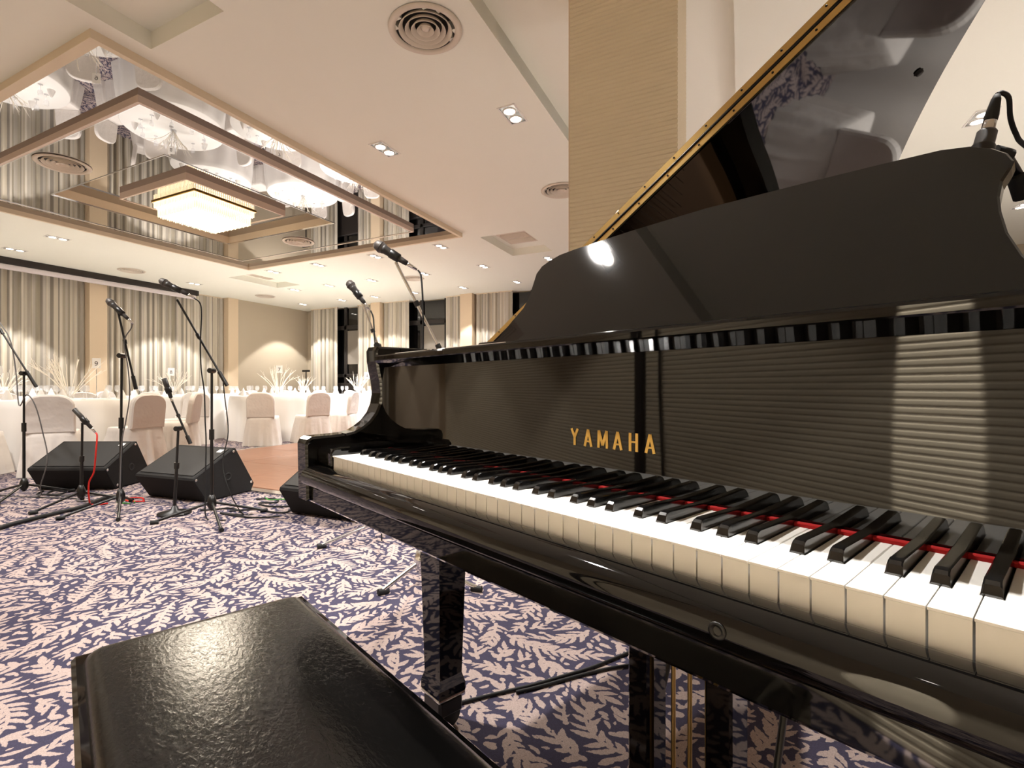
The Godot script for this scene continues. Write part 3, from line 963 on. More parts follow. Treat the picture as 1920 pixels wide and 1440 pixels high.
	part(P, "lid_prop", tube_mesh([pd(1.325, 1.015, 0.40), pd(1.08, 1.715, 0.60)], 0.008, 10), lac)
	# legs
	for q in [[-0.100, 0.285], [1.225, 0.285], [0.22, 1.75]]:
		st = S()
		var u: float = q[0]; var d: float = q[1]
		var secs := [[KEY - 0.118, 0.050], [0.56, 0.050], [0.545, 0.046], [0.150, 0.036], [0.125, 0.043], [0.105, 0.043]]
		for i in secs.size() - 1:
			for s4 in 4:
				var e := [[-1, -1], [1, -1], [1, 1], [-1, 1]]
				var c0: Array = e[s4]; var c1: Array = e[(s4 + 1) % 4]
				var a: Array = secs[i]; var b: Array = secs[i + 1]
				var uc := u + 0.045; var dc := d + 0.05
				quad(st, pd(uc + c0[0] * b[1], b[0], dc + c0[1] * b[1]), pd(uc + c1[0] * b[1], b[0], dc + c1[1] * b[1]), pd(uc + c1[0] * a[1], a[0], dc + c1[1] * a[1]), pd(uc + c0[0] * a[1], a[0], dc + c0[1] * a[1]))
		cbox(st, pd(u + 0.045, 0.106, d + 0.05), Vector3(0.086, 0.006, 0.086))
		var lg := part(P, "leg", done(st), lac)
		part(lg, "metal_collar", box_mesh(pd(u + 0.045, 0.098, d + 0.05), Vector3(0.088, 0.009, 0.088), 0.003), M.chrome)
		part(lg, "caster_block", box_mesh(pd(u + 0.045, 0.071, d + 0.05), Vector3(0.078, 0.046, 0.078), 0.006), M.stand)
		part(lg, "caster_wheel", lathe_mesh([Vector2(0, -0.020), Vector2(0.033, -0.020), Vector2(0.036, -0.014), Vector2(0.036, 0.014), Vector2(0.033, 0.020), Vector2(0, 0.020)], 20, Transform3D(Basis(Vector3.BACK, PI * 0.5), pd(u + 0.045, 0.036, d + 0.06))), M.rubber)
	# pedal lyre
	var ly := part(P, "pedal_lyre", box_mesh(pd(0.628, 0.095, 0.345), Vector3(0.30, 0.075, 0.16), 0.008), lac)
	for s in [-1, 1]:
		part(ly, "post", box_mesh(pd(0.628 + s * 0.070, 0.39, 0.345), Vector3(0.042, 0.53, 0.060), 0.004), lac)
		part(ly, "brace_rod", tube_mesh([pd(0.628 + s * 0.11, 0.13, 0.37), pd(0.628 + s * 0.10, 0.655, 0.62)], 0.006, 8), M.stand)
	for k in 3:
		part(ly, "pedal_rod", tube_mesh([pd(0.600 + k * 0.03, 0.12, 0.36), pd(0.600 + k * 0.03, 0.655, 0.36)], 0.004, 8), M.brass)
		part(ly, "pedal", box_mesh(pd(0.568 + k * 0.06, 0.07, 0.21), Vector3(0.028, 0.012, 0.15), 0.005), M.brass)

func lettering(fb: Node) -> void:
	var st := S()
	var hgt := 0.026; var wd := 0.0175; var th := 0.0042
	var bar := func(x: float, a: Vector2, b: Vector2, w: float) -> void:
		var d := (b - a).normalized()
		var nn := Vector2(-d.y, d.x) * w * 0.5
		extrude(st, PackedVector2Array([a - nn, b - nn, b + nn, a + nn]), 0.0, 0.0008, Transform3D(Basis(), Vector3(x, 0, 0)))
	var glyphs := {
		"Y": [[Vector2(0.06, 1), Vector2(0.5, 0.48)], [Vector2(0.94, 1), Vector2(0.5, 0.48)], [Vector2(0.5, 0.52), Vector2(0.5, 0)]],
		"A": [[Vector2(0.05, 0), Vector2(0.5, 1)], [Vector2(0.95, 0), Vector2(0.5, 1)], [Vector2(0.22, 0.30), Vector2(0.78, 0.30)]],
		"M": [[Vector2(0.02, 0), Vector2(0.08, 1)], [Vector2(1.12, 0), Vector2(1.06, 1)], [Vector2(0.08, 1), Vector2(0.57, 0.15)], [Vector2(1.06, 1), Vector2(0.57, 0.15)]],
		"H": [[Vector2(0.12, 0), Vector2(0.12, 1)], [Vector2(0.88, 0), Vector2(0.88, 1)], [Vector2(0.12, 0.52), Vector2(0.88, 0.52)]]}
	var word := "YAMAHA"
	var x := 0.0
	for k in 6:
		for g in glyphs[word[k]]:
			bar.call(x, Vector2(g[0].x * wd * 0.8, g[0].y * hgt), Vector2(g[1].x * wd * 0.8, g[1].y * hgt), th if g[0].y != g[1].y else th * 0.6)
		x += 0.0262 + (0.001 if word[k] == "M" else 0.0)
	var o := part(fb, "gold_lettering", done(st), M.gold, Transform3D(Basis(), pd(0.5385, 0.829, 0.1598)))
	o.set_meta("label", "gold letters reading YAMAHA")

func build_keys(P: Node) -> void:
	var w := 0.02355
	var shift := {1: -0.0030, 2: 0.0030, 4: -0.0042, 5: 0.0, 6: 0.0042}   # black key offset from the seam after C D F G A
	# white note number in octave: C0 D1 E2 F3 G4 A5 B6 ; black after C D F G A
	var black_at := {}
	for i in 52:
		var note := (i + 5) % 7
		if note in [0, 1, 3, 4, 5] and i < 51:
			var s: float = [-0.0030, 0.0030, 0.0, -0.0042, 0.0, 0.0042, 0.0][note]
			black_at[i] = (i + 1) * w + s
	var cache := {}
	for i in 52:
		var l := 0.0; var r := w
		var lc := 0.0; var rc := w
		if black_at.has(i - 1): lc = maxf(lc, black_at[i - 1] - i * w + 0.0066)
		if black_at.has(i): rc = minf(rc, black_at[i] - i * w - 0.0066)
		var key := "%.4f_%.4f" % [lc, rc]
		if not cache.has(key):
			var g := 0.00045
			var st := S()
			var top := PackedVector2Array([Vector2(l + g, -0.0026), Vector2(r - g, -0.0026), Vector2(r - g, 0.051 if rc < w else 0.165), Vector2(rc - (0.0 if rc < w else g), 0.051 if rc < w else 0.165), Vector2(rc - (0.0 if rc < w else g), 0.165), Vector2(lc + (0.0 if lc > 0 else g), 0.165), Vector2(lc + (0.0 if lc > 0 else g), 0.051 if lc > 0 else 0.16), Vector2(l + g, 0.051 if lc > 0 else 0.16)])
			var cl := PackedVector2Array()
			for p in top:
				if cl.is_empty() or cl[-1].distance_to(p) > 1e-5: cl.append(p)
			extrude(st, cl, KEY - 0.0028, KEY, PLAN, 0.0005)
			var low := PackedVector2Array()
			for p in cl: low.append(Vector2(clampf(p.x, l + g + 0.0003, r - g - 0.0003), maxf(p.y, 0.0)))
			extrude(st, low, KEY - 0.034, KEY - 0.0028, PLAN)
			cache[key] = done(st)
		part(P, "white_key", cache[key], M.white_key, Transform3D(Basis(), pd(i * w, 0, 0)))
	# black key
	var st := S()
	var secs := [[0.0515, KEY - 0.005, KEY + 0.0015], [0.0545, KEY - 0.005, KEY + 0.0080], [0.0575, KEY - 0.005, KEY + 0.0106], [0.063, KEY - 0.005, KEY + 0.0120], [0.160, KEY - 0.005, KEY + 0.0088]]
	var ringof := func(s: Array) -> Array:
		var hb := 0.0056
		var t: float = clampf((s[2] - KEY) / 0.0122, 0.05, 1.0)
		var ht := lerpf(0.0056, 0.0042, t)
		return [pd(-hb, s[1], s[0]), pd(hb, s[1], s[0]), pd(ht + 0.0006, s[2] - 0.0012, s[0]), pd(ht - 0.0006, s[2], s[0]), pd(-ht + 0.0006, s[2], s[0]), pd(-ht - 0.0006, s[2] - 0.0012, s[0])]
	var prev: Array = ringof.call(secs[0])
	for k in range(1, 5): tri(st, prev[0], prev[k], prev[k + 1])
	for i in range(1, secs.size()):
		var cur: Array = ringof.call(secs[i])
		for k in 6:
			var k2 := (k + 1) % 6
			quad(st, prev[k2], prev[k], cur[k], cur[k2])
		prev = cur
	var bk := done(st)
	for i in black_at:
		part(P, "black_key", bk, M.black_key, Transform3D(Basis(), pd(black_at[i], 0, 0)))

func build_bench() -> void:
	var t := thing("piano_bench", "black leather topped piano bench with glossy black frame", "bench", Vector3(-0.798, 0, -0.833), deg_to_rad(-22.686))
	var u0 := -0.035; var u1 := 0.80; var d0 := -0.445; var d1 := -0.055
	var cu := (u0 + u1) * 0.5; var cd := (d0 + d1) * 0.5
	part(t, "frame", box_mesh(pd(cu, 0.425, cd), Vector3(u1 - u0, 0.065, d1 - d0), 0.008), M.lacquer)
	part(t, "frame_moulding", box_mesh(pd(cu, 0.459, cd), Vector3(u1 - u0 + 0.004, 0.014, d1 - d0 + 0.004), 0.006), M.lacquer)
	# cushion with a soft dome and rolled edges
	var st := S(true)
	var nx := 56; var nz := 30
	var hu := (u1 - u0) * 0.5 - 0.012; var hd := (d1 - d0) * 0.5 - 0.012
	var cn := noise(3.0, 55, 3)
	var top := func(i: int, j: int) -> Vector3:
		var a := -1.0 + 2.0 * i / nx; var b := -1.0 + 2.0 * j / nz
		# concentrate the grid near the edges
		a = sin(a * PI * 0.5) ; b = sin(b * PI * 0.5)
		var x := a * hu; var z := b * hd
		var ex := hu - absf(x); var ez := hd - absf(z)
		var e := minf(ex, ez)
		var corner := Vector2(maxf(0.0, 0.03 - ex), maxf(0.0, 0.03 - ez)).length()
		var roll: float = 0.024 * sqrt(clampf(1.0 - pow(1.0 - minf(maxf(0.03 - corner, 0.0), 0.03) / 0.03, 2.0), 0.0, 1.0))
		return pd(cu + x, 0.460 + roll + 0.006 * (1.0 - a * a) * (1.0 - b * b) + 0.0008 * cn.get_noise_2d(x, z) * minf(1.0, e / 0.05), cd + z)
	for i in nx:
		for j in nz:
			quad(st, top.call(i, j), top.call(i + 1, j), top.call(i + 1, j + 1), top.call(i, j + 1))
	part(t, "leather_cushion", done(st), M.leather)
	for a in [-1, 1]:
		for b in [-1, 1]:
			var uu: float = cu + a * ((u1 - u0) * 0.5 - 0.05)
			var dd: float = cd + b * ((d1 - d0) * 0.5 - 0.05)
			st = S()
			var e := [[-1, -1], [1, -1], [1, 1], [-1, 1]]
			for k in 4:
				var c0: Array = e[k]; var c1: Array = e[(k + 1) % 4]
				quad(st, pd(uu + c0[0] * 0.02, 0, dd + c0[1] * 0.02), pd(uu + c1[0] * 0.02, 0, dd + c1[1] * 0.02), pd(uu + c1[0] * 0.032, 0.393, dd + c1[1] * 0.032), pd(uu + c0[0] * 0.032, 0.393, dd + c0[1] * 0.032))
			quad(st, pd(uu - 0.02, 0, dd - 0.02), pd(uu - 0.02, 0, dd + 0.02), pd(uu + 0.02, 0, dd + 0.02), pd(uu + 0.02, 0, dd - 0.02))
			part(t, "leg", done(st), M.lacquer)

# ---------------------------------------------------------------- tables and chairs
func make_chair() -> Node3D:
	var t := thing("banquet_chair", "", "chair", Vector3.ZERO, 0.0, "covered banquet chairs")
	t.set_meta("base_name", "banquet_chair")
	# skirt: rounded square that falls in folds, -z is the front
	var st := S(true)
	var n := 72
	var rows := [[0.455, 0.195, 0.0], [0.450, 0.212, 0.0], [0.40, 0.218, 0.15], [0.28, 0.234, 0.6], [0.14, 0.248, 1.0], [0.004, 0.262, 1.3]]
	var P := func(k: int, row: Array) -> Vector3:
		var a := TAU * k / n
		var c := cos(a); var s := sin(a)
		var m := pow(pow(absf(c), 7.0) + pow(absf(s), 7.0), -1.0 / 7.0)
		var f: float = row[2]
		var wv := f * (0.012 * sin(a * 13.0 + 0.4) + 0.009 * sin(a * 21.0 + 1.0) + 0.008 * sin(a * 5.0))
		var r: float = row[1] * m + wv
		return Vector3(r * c, row[0], r * s)
	for i in rows.size() - 1:
		for k in n:
			quad(st, P.call(k + 1, rows[i]), P.call(k, rows[i]), P.call(k, rows[i + 1]), P.call(k + 1, rows[i + 1]))
	for k in n:
		tri(st, Vector3(0, 0.462, 0), P.call(k, rows[0]), P.call(k + 1, rows[0]))
	part(t, "skirt_cover", done(st), M.cover)
	# backrest sleeve with an arched top
	var op := PackedVector2Array()
	op.append(Vector2(-0.205, 0.0)); op.append(Vector2(0.205, 0.0))
	for k in 15:
		var a := PI * k / 14.0
		op.append(Vector2(0.205 * signf(cos(a)) * pow(absf(cos(a)), 0.62) * (1.0 - 0.10 * sin(a)), 0.255 + 0.145 * pow(sin(a), 0.75)))
	st = S()
	extrude(st, op, -0.035, 0.035, Transform3D.IDENTITY, 0.014)
	part(t, "backrest_cover", done(st), M.cover, Transform3D(Basis(Vector3.RIGHT, deg_to_rad(7)), Vector3(0, 0.445, 0.185)))
	return t

func cloth_mesh(r: float, h: float, seed_: int) -> ArrayMesh:
	var st := S(true)
	var n := 96
	var g := RandomNumberGenerator.new(); g.seed = seed_
	var p0 := g.randf() * TAU
	var rows := [[r * 0.985, h, 0.0], [r, h - 0.012, 0.0], [r + 0.012, h - 0.10, 0.25], [r + 0.03, h * 0.5, 0.7], [r + 0.055, 0.02, 1.0], [r + 0.057, 0.003, 1.0]]
	var P := func(k: int, row: Array) -> Vector3:
		var a := TAU * k / n
		var rr: float = row[1 - 1] + row[2] * (0.028 * sin(a * 14.0 + p0) + 0.018 * sin(a * 9.0 + 2.0 * p0))
		return Vector3(rr * cos(a), row[1], rr * sin(a))
	for i in rows.size() - 1:
		for k in n:
			quad(st, P.call(k + 1, rows[i]), P.call(k, rows[i]), P.call(k, rows[i + 1]), P.call(k + 1, rows[i + 1]))
	for k in n: tri(st, Vector3(0, h, 0), P.call(k, rows[0]), P.call(k + 1, rows[0]))
	return done(st)

func centrepiece(at: Vector3, seed_: int, spread: float, height: float, label: String) -> void:
	var t := thing("twig_centrepiece", label, "centrepiece", at, 0.0, "white twig centrepieces on the tables")
	var g := RandomNumberGenerator.new(); g.seed = seed_
	part(t, "vase", lathe_mesh([Vector2(0, 0.0), Vector2(0.05, 0.0), Vector2(0.045, 0.08), Vector2(0.06, 0.16), Vector2(0.054, 0.16), Vector2(0.04, 0.08), Vector2(0.0, 0.01)], 18), M.glass)
	for k in 16:
		var a := g.randf() * TAU
		var sp := spread * g.randf_range(0.25, 1.0)
		var hh := height * g.randf_range(0.7, 1.0) * (1.0 - 0.25 * sp / spread)
		var b := Vector3(cos(a) * 0.015, 0.02, sin(a) * 0.015)
		var tip := Vector3(cos(a) * sp, hh, sin(a) * sp)
		var mid := b.lerp(tip, 0.5) + Vector3(g.randf_range(-0.02, 0.02), 0.03, g.randf_range(-0.02, 0.02))
		var st := S(true)
		tube(st, curve([b, mid, tip], 4), 0.005, 5)
		for q in 2:
			var f := g.randf_range(0.4, 0.75)
			var o := mid.lerp(tip, f)
			var dd := (tip - b).normalized().rotated(Vector3(cos(a + 1.3), 0, sin(a + 1.3)).normalized(), g.randf_range(-0.5, 0.5))
			tube(st, [o, o + dd * g.randf_range(0.10, 0.2)], [0.004, 0.002], 4)
		part(t, "twig", done(st), M.twig)

func table_number(at: Vector3, num: String, h: float, turn: float, label: String) -> void:
	var t := thing("table_number", label, "table number", at, turn, "table number stands")
	part(t, "base", lathe_mesh([Vector2(0, 0.0), Vector2(0.035, 0.0), Vector2(0.035, 0.008), Vector2(0.006, 0.012)], 16), M.chrome)
	part(t, "rod", tube_mesh([Vector3(0, 0.008, 0), Vector3(0, h, 0)], 0.004, 6), M.chrome)
	var c := part(t, "card", box_mesh(Vector3(0, h + 0.06, 0), Vector3(0.11, 0.14, 0.003)), M.card)
	var tm := TextMesh.new()
	tm.text = num
	tm.font_size = 20
	tm.pixel_size = 0.0042
	tm.depth = 0.001
	part(c, "numeral", tm, M.ink, Transform3D(Basis(), Vector3(0, h + 0.06, 0.0022)))

func side_name(a: float) -> String:
	# a: direction from the table centre, x towards the piano, -z towards the windows
	var n := ["piano", "piano and rear wall", "rear wall", "rear wall and curtain", "curtain", "curtain and window", "window", "window and piano"]
	return n[posmod(int(round(a / (PI * 0.25))), 8)]

func build_tables() -> void:
	var TH := 0.77
	var T := [
		[Vector3(-7.61, 0, -3.28), 0.80, atan2(0.62, 1.10), "white clothed round table behind the monitor wedges"],
		[Vector3(-9.05, 0, -5.47), 0.80, atan2(0.92, 0.64), "white clothed round table in front of middle curtain"],
		[Vector3(-7.58, 0, -6.50), 0.80, deg_to_rad(51), "white clothed round table by the dance floor corner"],
		[Vector3(-7.39, 0, -8.46), 0.80, deg_to_rad(98), "white clothed round table nearest the windows"],
		[Vector3(-9.39, 0, -8.78), 0.80, deg_to_rad(60), "white clothed round table near the plain wall corner"],
		[Vector3(-10.1, 0, -3.50), 0.80, deg_to_rad(20), "white clothed round table beside the rear curtain"],
		[Vector3(-10.5, 0, -7.20), 0.80, deg_to_rad(45), "white clothed round table against the cream pilaster"],
		[Vector3(2.75, 0, -4.35), 0.80, deg_to_rad(110), "white clothed round table beside the piano tail"],
		[Vector3(1.15, 0, -6.6), 0.80, deg_to_rad(30), "white clothed round table added unseen behind the piano lid"],  # out of view, added so its white cloth bounces light upwards
		[Vector3(3.7, 0, -7.2), 0.80, deg_to_rad(75), "white clothed round table added unseen far behind the piano"]]  # likewise added out of view for bounced light
	var proto := make_chair()
	var first := true
	var taken := []
	var tname := ["the table behind the wedges", "the middle curtain table", "the dance floor corner table", "the window table", "the plain corner table", "the rear curtain table", "the pilaster table", "the piano tail table", "the added piano lid table", "the added far piano table"]
	var glass_p: Node3D = null
	var nap_p: Node3D = null
	for i in T.size():
		var c: Vector3 = T[i][0]
		var cl := thing("tablecloth", T[i][3], "tablecloth", c, 0.0, "round tables under white cloths")
		part(cl, "cloth", cloth_mesh(T[i][1], TH, 60 + i), M.cloth)
		for k in 10:
			var a: float = T[i][2] + TAU * k / 10.0
			var p := c + Vector3(cos(a), 0, sin(a)) * 1.22
			var bad := p.x < -11.2 or p.z < -10.35
			for q in taken:
				if p.distance_to(q) < 0.63: bad = true
			for j in T.size():
				if j != i and p.distance_to(T[j][0]) < 1.25: bad = true
			# chair faces its table: its front (-z) points at the centre
			var turn := atan2(p.x - c.x, p.z - c.z)
			if not bad:
				taken.append(p)
				var lab: String = "white covered chair on the %s side of %s" % [side_name(a), tname[i]]
				if first:
					proto.position = p; proto.rotation.y = turn; proto.set_meta("label", lab); first = false
				else:
					copy_of(proto, p, turn, lab)
			# setting
			if i >= 7: continue
			var s := c + Vector3(cos(a), 0, sin(a)) * 0.58 + Vector3(0, TH, 0)
			var s2 := c + Vector3(cos(a + 0.26), 0, sin(a + 0.26)) * 0.50 + Vector3(0, TH, 0)
			if glass_p == null:
				glass_p = thing("wine_glass", "", "glass", s2, 0.0, "wine glasses on the tables")
				glass_p.set_meta("base_name", "wine_glass")
				glass_p.set_meta("label", "wine glass on the %s side of %s" % [side_name(a + 0.26), tname[i]])
				part(glass_p, "glass_body", lathe_mesh([Vector2(0, 0.0), Vector2(0.034, 0.001), Vector2(0.005, 0.008), Vector2(0.004, 0.08), Vector2(0.03, 0.10), Vector2(0.037, 0.13), Vector2(0.031, 0.175)], 12), M.glass)
				nap_p = thing("folded_napkin", "", "napkin", s, turn, "folded napkins on the tables")
				nap_p.set_meta("base_name", "folded_napkin")
				nap_p.set_meta("label", "white cone napkin on the %s side of %s" % [side_name(a), tname[i]])
				part(nap_p, "napkin_cone", lathe_mesh([Vector2(0.055, 0.0), Vector2(0.045, 0.04), Vector2(0.02, 0.10), Vector2(0, 0.14)], 10), M.cloth)
			else:
				copy_of(glass_p, s2, 0.0, "wine glass on the %s side of %s" % [side_name(a + 0.26), tname[i]])
				if k % 2 == 0: copy_of(nap_p, s, turn, "white cone napkin on the %s side of %s" % [side_name(a), tname[i]])
	var up := Vector3(0, TH, 0)
	centrepiece(T[0][0] + up, 11, 0.42, 0.62, "wide spray of white twigs on the table behind the wedges")
	centrepiece(T[1][0] + up, 12, 0.30, 0.46, "white twig spray on the table before the middle curtain")
	centrepiece(T[2][0] + up, 13, 0.34, 0.55, "white twig spray on the table by the dance floor corner")
	centrepiece(T[3][0] + up, 14, 0.28, 0.46, "white twig spray on the table nearest the windows")
	centrepiece(T[4][0] + up, 15, 0.24, 0.42, "white twig spray on the table near the plain wall corner")
	centrepiece(T[5][0] + up, 16, 0.34, 0.46, "white twig spray on the table beside the rear curtain")
	table_number(T[0][0] + up + Vector3(-0.25, 0, -0.42), "9", 0.42, 0.6, "tall table number card on the table behind the wedges")
	table_number(T[1][0] + up + Vector3(0.10, 0, 0.10), "8", 0.36, 0.6, "table number card among twigs before the middle curtain")
	table_number(T[2][0] + up + Vector3(0.10, 0, 0.06), "7", 0.42, 0.6, "table number card among twigs by the dance floor corner")
	table_number(T[3][0] + up + Vector3(0.28, 0, 0.05), "4", 0.34, 0.6, "table number card on the table nearest the windows")
	table_number(T[5][0] + up + Vector3(0.25, 0, 0.15), "2", 0.34, 0.8, "table number card on the table beside the rear curtain")

# ---------------------------------------------------------------- stage gear
func mic_stand(label: String, base: Vector3, feet: Array, clutch: Vector3, lo, hi, chrome: bool, round_base := 0.0) -> Node3D:
	var t := thing("microphone_stand", label, "microphone stand", base, 0.0, "microphone stands")
	var m: Material = M.chrome if chrome else M.stand
	var hub := 0.11
	if round_base > 0.0:
		part(t, "round_base", lathe_mesh([Vector2(0, 0), Vector2(round_base, 0), Vector2(round_base, 0.012), Vector2(0.03, 0.03), Vector2(0.014, 0.06), Vector2(0, 0.06)], 28), m)
	else:
		part(t, "hub", lathe_mesh([Vector2(0, 0.06), Vector2(0.018, 0.06), Vector2(0.03, 0.085), Vector2(0.03, 0.12), Vector2(0.016, 0.16), Vector2(0, 0.16)], 14), m)
		for f in feet:
			var e: Vector3 = f - base
			e.y = 0.014
			var dir := e.normalized()
			var lg := part(t, "leg", tube_mesh([Vector3(0, hub, 0), e], 0.0095 if not chrome else 0.011, 8), m)
			part(lg, "rubber_foot", tube_mesh([e - dir * 0.035, e + dir * 0.015], 0.014, 10), M.rubber)
	var c := clutch - base
	part(t, "lower_pole", tube_mesh([Vector3(0, 0.05, 0), Vector3(c.x * 0.55, c.y * 0.55, c.z * 0.55)], 0.011, 10), m)
	part(t, "height_collar", tube_mesh([c * 0.53 + Vector3(0, 0, 0), c * 0.60], 0.017, 12), M.stand)
	part(t, "upper_pole", tube_mesh([c * 0.55, c], 0.0085, 10), m)
	if hi != null:
		var l: Vector3 = lo - base; var h: Vector3 = hi - base
		part(t, "boom_clutch", tube_mesh([c + (h - l).normalized().cross(Vector3.UP).normalized() * -0.03, c + (h - l).normalized().cross(Vector3.UP).normalized() * 0.03], 0.018, 12), M.stand)
		var bm := part(t, "boom", tube_mesh([l, h], 0.0075, 10), m)
		part(bm, "counter_grip", tube_mesh([l - (h - l) * 0.0, l + (h - l) * 0.16], 0.0135, 10), M.stand)
		part(bm, "boom_collar", tube_mesh([l.lerp(h, 0.55), l.lerp(h, 0.60)], 0.013, 10), M.stand)
	return t

func microphone(label: String, head: Vector3, tail: Vector3, grille := true) -> void:
	var t := thing("microphone", label, "microphone", tail, 0.0, "stage microphones")
	var v := head - tail
	var L := v.length()
	var xf := along(v)
	if grille:
		part(t, "handle", lathe_mesh([Vector2(0, 0.0), Vector2(0.012, 0.0), Vector2(0.0135, 0.02), Vector2(0.0205, L * 0.66), Vector2(0.0245, L * 0.72), Vector2(0, L * 0.72)], 16, xf), M.mic)
		part(t, "head_grille", lathe_mesh([Vector2(0.022, L * 0.715), Vector2(0.0265, L * 0.77), Vector2(0.0265, L * 0.84), Vector2(0.022, L * 0.94), Vector2(0.012, L * 0.99), Vector2(0, L)], 18, xf), M.grille)
		part(t, "grille_band", lathe_mesh([Vector2(0.0268, L * 0.785), Vector2(0.028, L * 0.79), Vector2(0.028, L * 0.82), Vector2(0.0268, L * 0.825)], 18, xf), M.mic)
	else:
		part(t, "handle", lathe_mesh([Vector2(0, 0.0), Vector2(0.013, 0.0), Vector2(0.015, L * 0.5), Vector2(0.018, L * 0.55), Vector2(0.018, L * 0.98), Vector2(0.014, L), Vector2(0, L)], 16, xf), M.mic)
	part(t, "clip", lathe_mesh([Vector2(0.0195, L * 0.24), Vector2(0.021, L * 0.25), Vector2(0.0225, L * 0.5), Vector2(0.021, L * 0.51)], 14, xf), M.stand)
	part(t, "plug", lathe_mesh([Vector2(0, -0.055), Vector2(0.006, -0.055), Vector2(0.009, -0.02), Vector2(0.0095, 0.0), Vector2(0, 0.0)], 12, xf), M.chrome)

func cable(label: String, pts: Array, r: float, m: Material, group := "cables on the stage") -> void:
	var a: Vector3 = pts[0]
	var t := thing("cable", label, "cable", Vector3(a.x, 0, a.z), 0.0, group)
	var l := []
	for p in pts: l.append(p - Vector3(a.x, 0, a.z))
	part(t, "cord", tube_mesh(curve(l, 6), r, 6), m)

func wedge(label: String, right_front: Vector3, axis: Vector3, length: float) -> void:
	# right_front is the floor point under the front lip's right end; depth runs away from the player
	var t := thing("monitor_wedge", label, "speaker", right_front, 0.0, "stage monitor wedges")
	var x := axis.normalized()
	var dep := Vector3.UP.cross(x).normalized()      # away from the player for an axis running to the right
	var xf := Transform3D(Basis(dep, Vector3.UP, x), Vector3.ZERO)
	var prof := PackedVector2Array([Vector2(0.0, 0.19), Vector2(0.006, 0.208), Vector2(0.386, 0.404), Vector2(0.41, 0.402), Vector2(0.612, 0.07), Vector2(0.58, 0.005), Vector2(0.12, 0.005)])
	var st := S()
	extrude(st, prof, -length, 0.0, xf, 0.008)
	part(t, "cabinet", done(st), M.wedge)
	var sl := Vector2(0.38, 0.196).normalized()
	var nn := Vector2(-sl.y, sl.x)
	var g0 := Vector2(0.03, 0.2205) ; var g1 := Vector2(0.365, 0.3935)
	st = S()
	extrude(st, PackedVector2Array([g0, g1, g1 + nn * 0.006, g0 + nn * 0.006]), -length + 0.03, -0.03, xf)
	part(t, "speaker_grille", done(st), M.wedge_grille)
	st = S()
	var b0 := Vector2(0.33, 0.3755) + nn * 0.006
	extrude(st, PackedVector2Array([b0 - sl * 0.02, b0 + sl * 0.02, b0 + sl * 0.02 + nn * 0.002, b0 - sl * 0.02 + nn * 0.002]), -0.11, -0.06, xf)
	part(t, "white_badge", done(st), M.card)
	var bolt := lathe_mesh([Vector2(0.012, 0.0), Vector2(0.011, 0.004), Vector2(0, 0.006)], 12)
	for q in [Vector2(0.03, 0.19), Vector2(0.385, 0.375), Vector2(0.575, 0.085), Vector2(0.15, 0.035)]:
		part(t, "corner_bolt", bolt, M.chrome, xf * Transform3D(Basis(Vector3.RIGHT, PI * 0.5), Vector3(q.x, q.y, 0.0)))
	part(t, "side_socket", lathe_mesh([Vector2(0.036, 0.0), Vector2(0.034, 0.004), Vector2(0.022, 0.003), Vector2(0.018, -0.004), Vector2(0, -0.004)], 20), M.rubber, xf * Transform3D(Basis(Vector3.RIGHT, PI * 0.5), Vector3(0.33, 0.17, 0.001)))

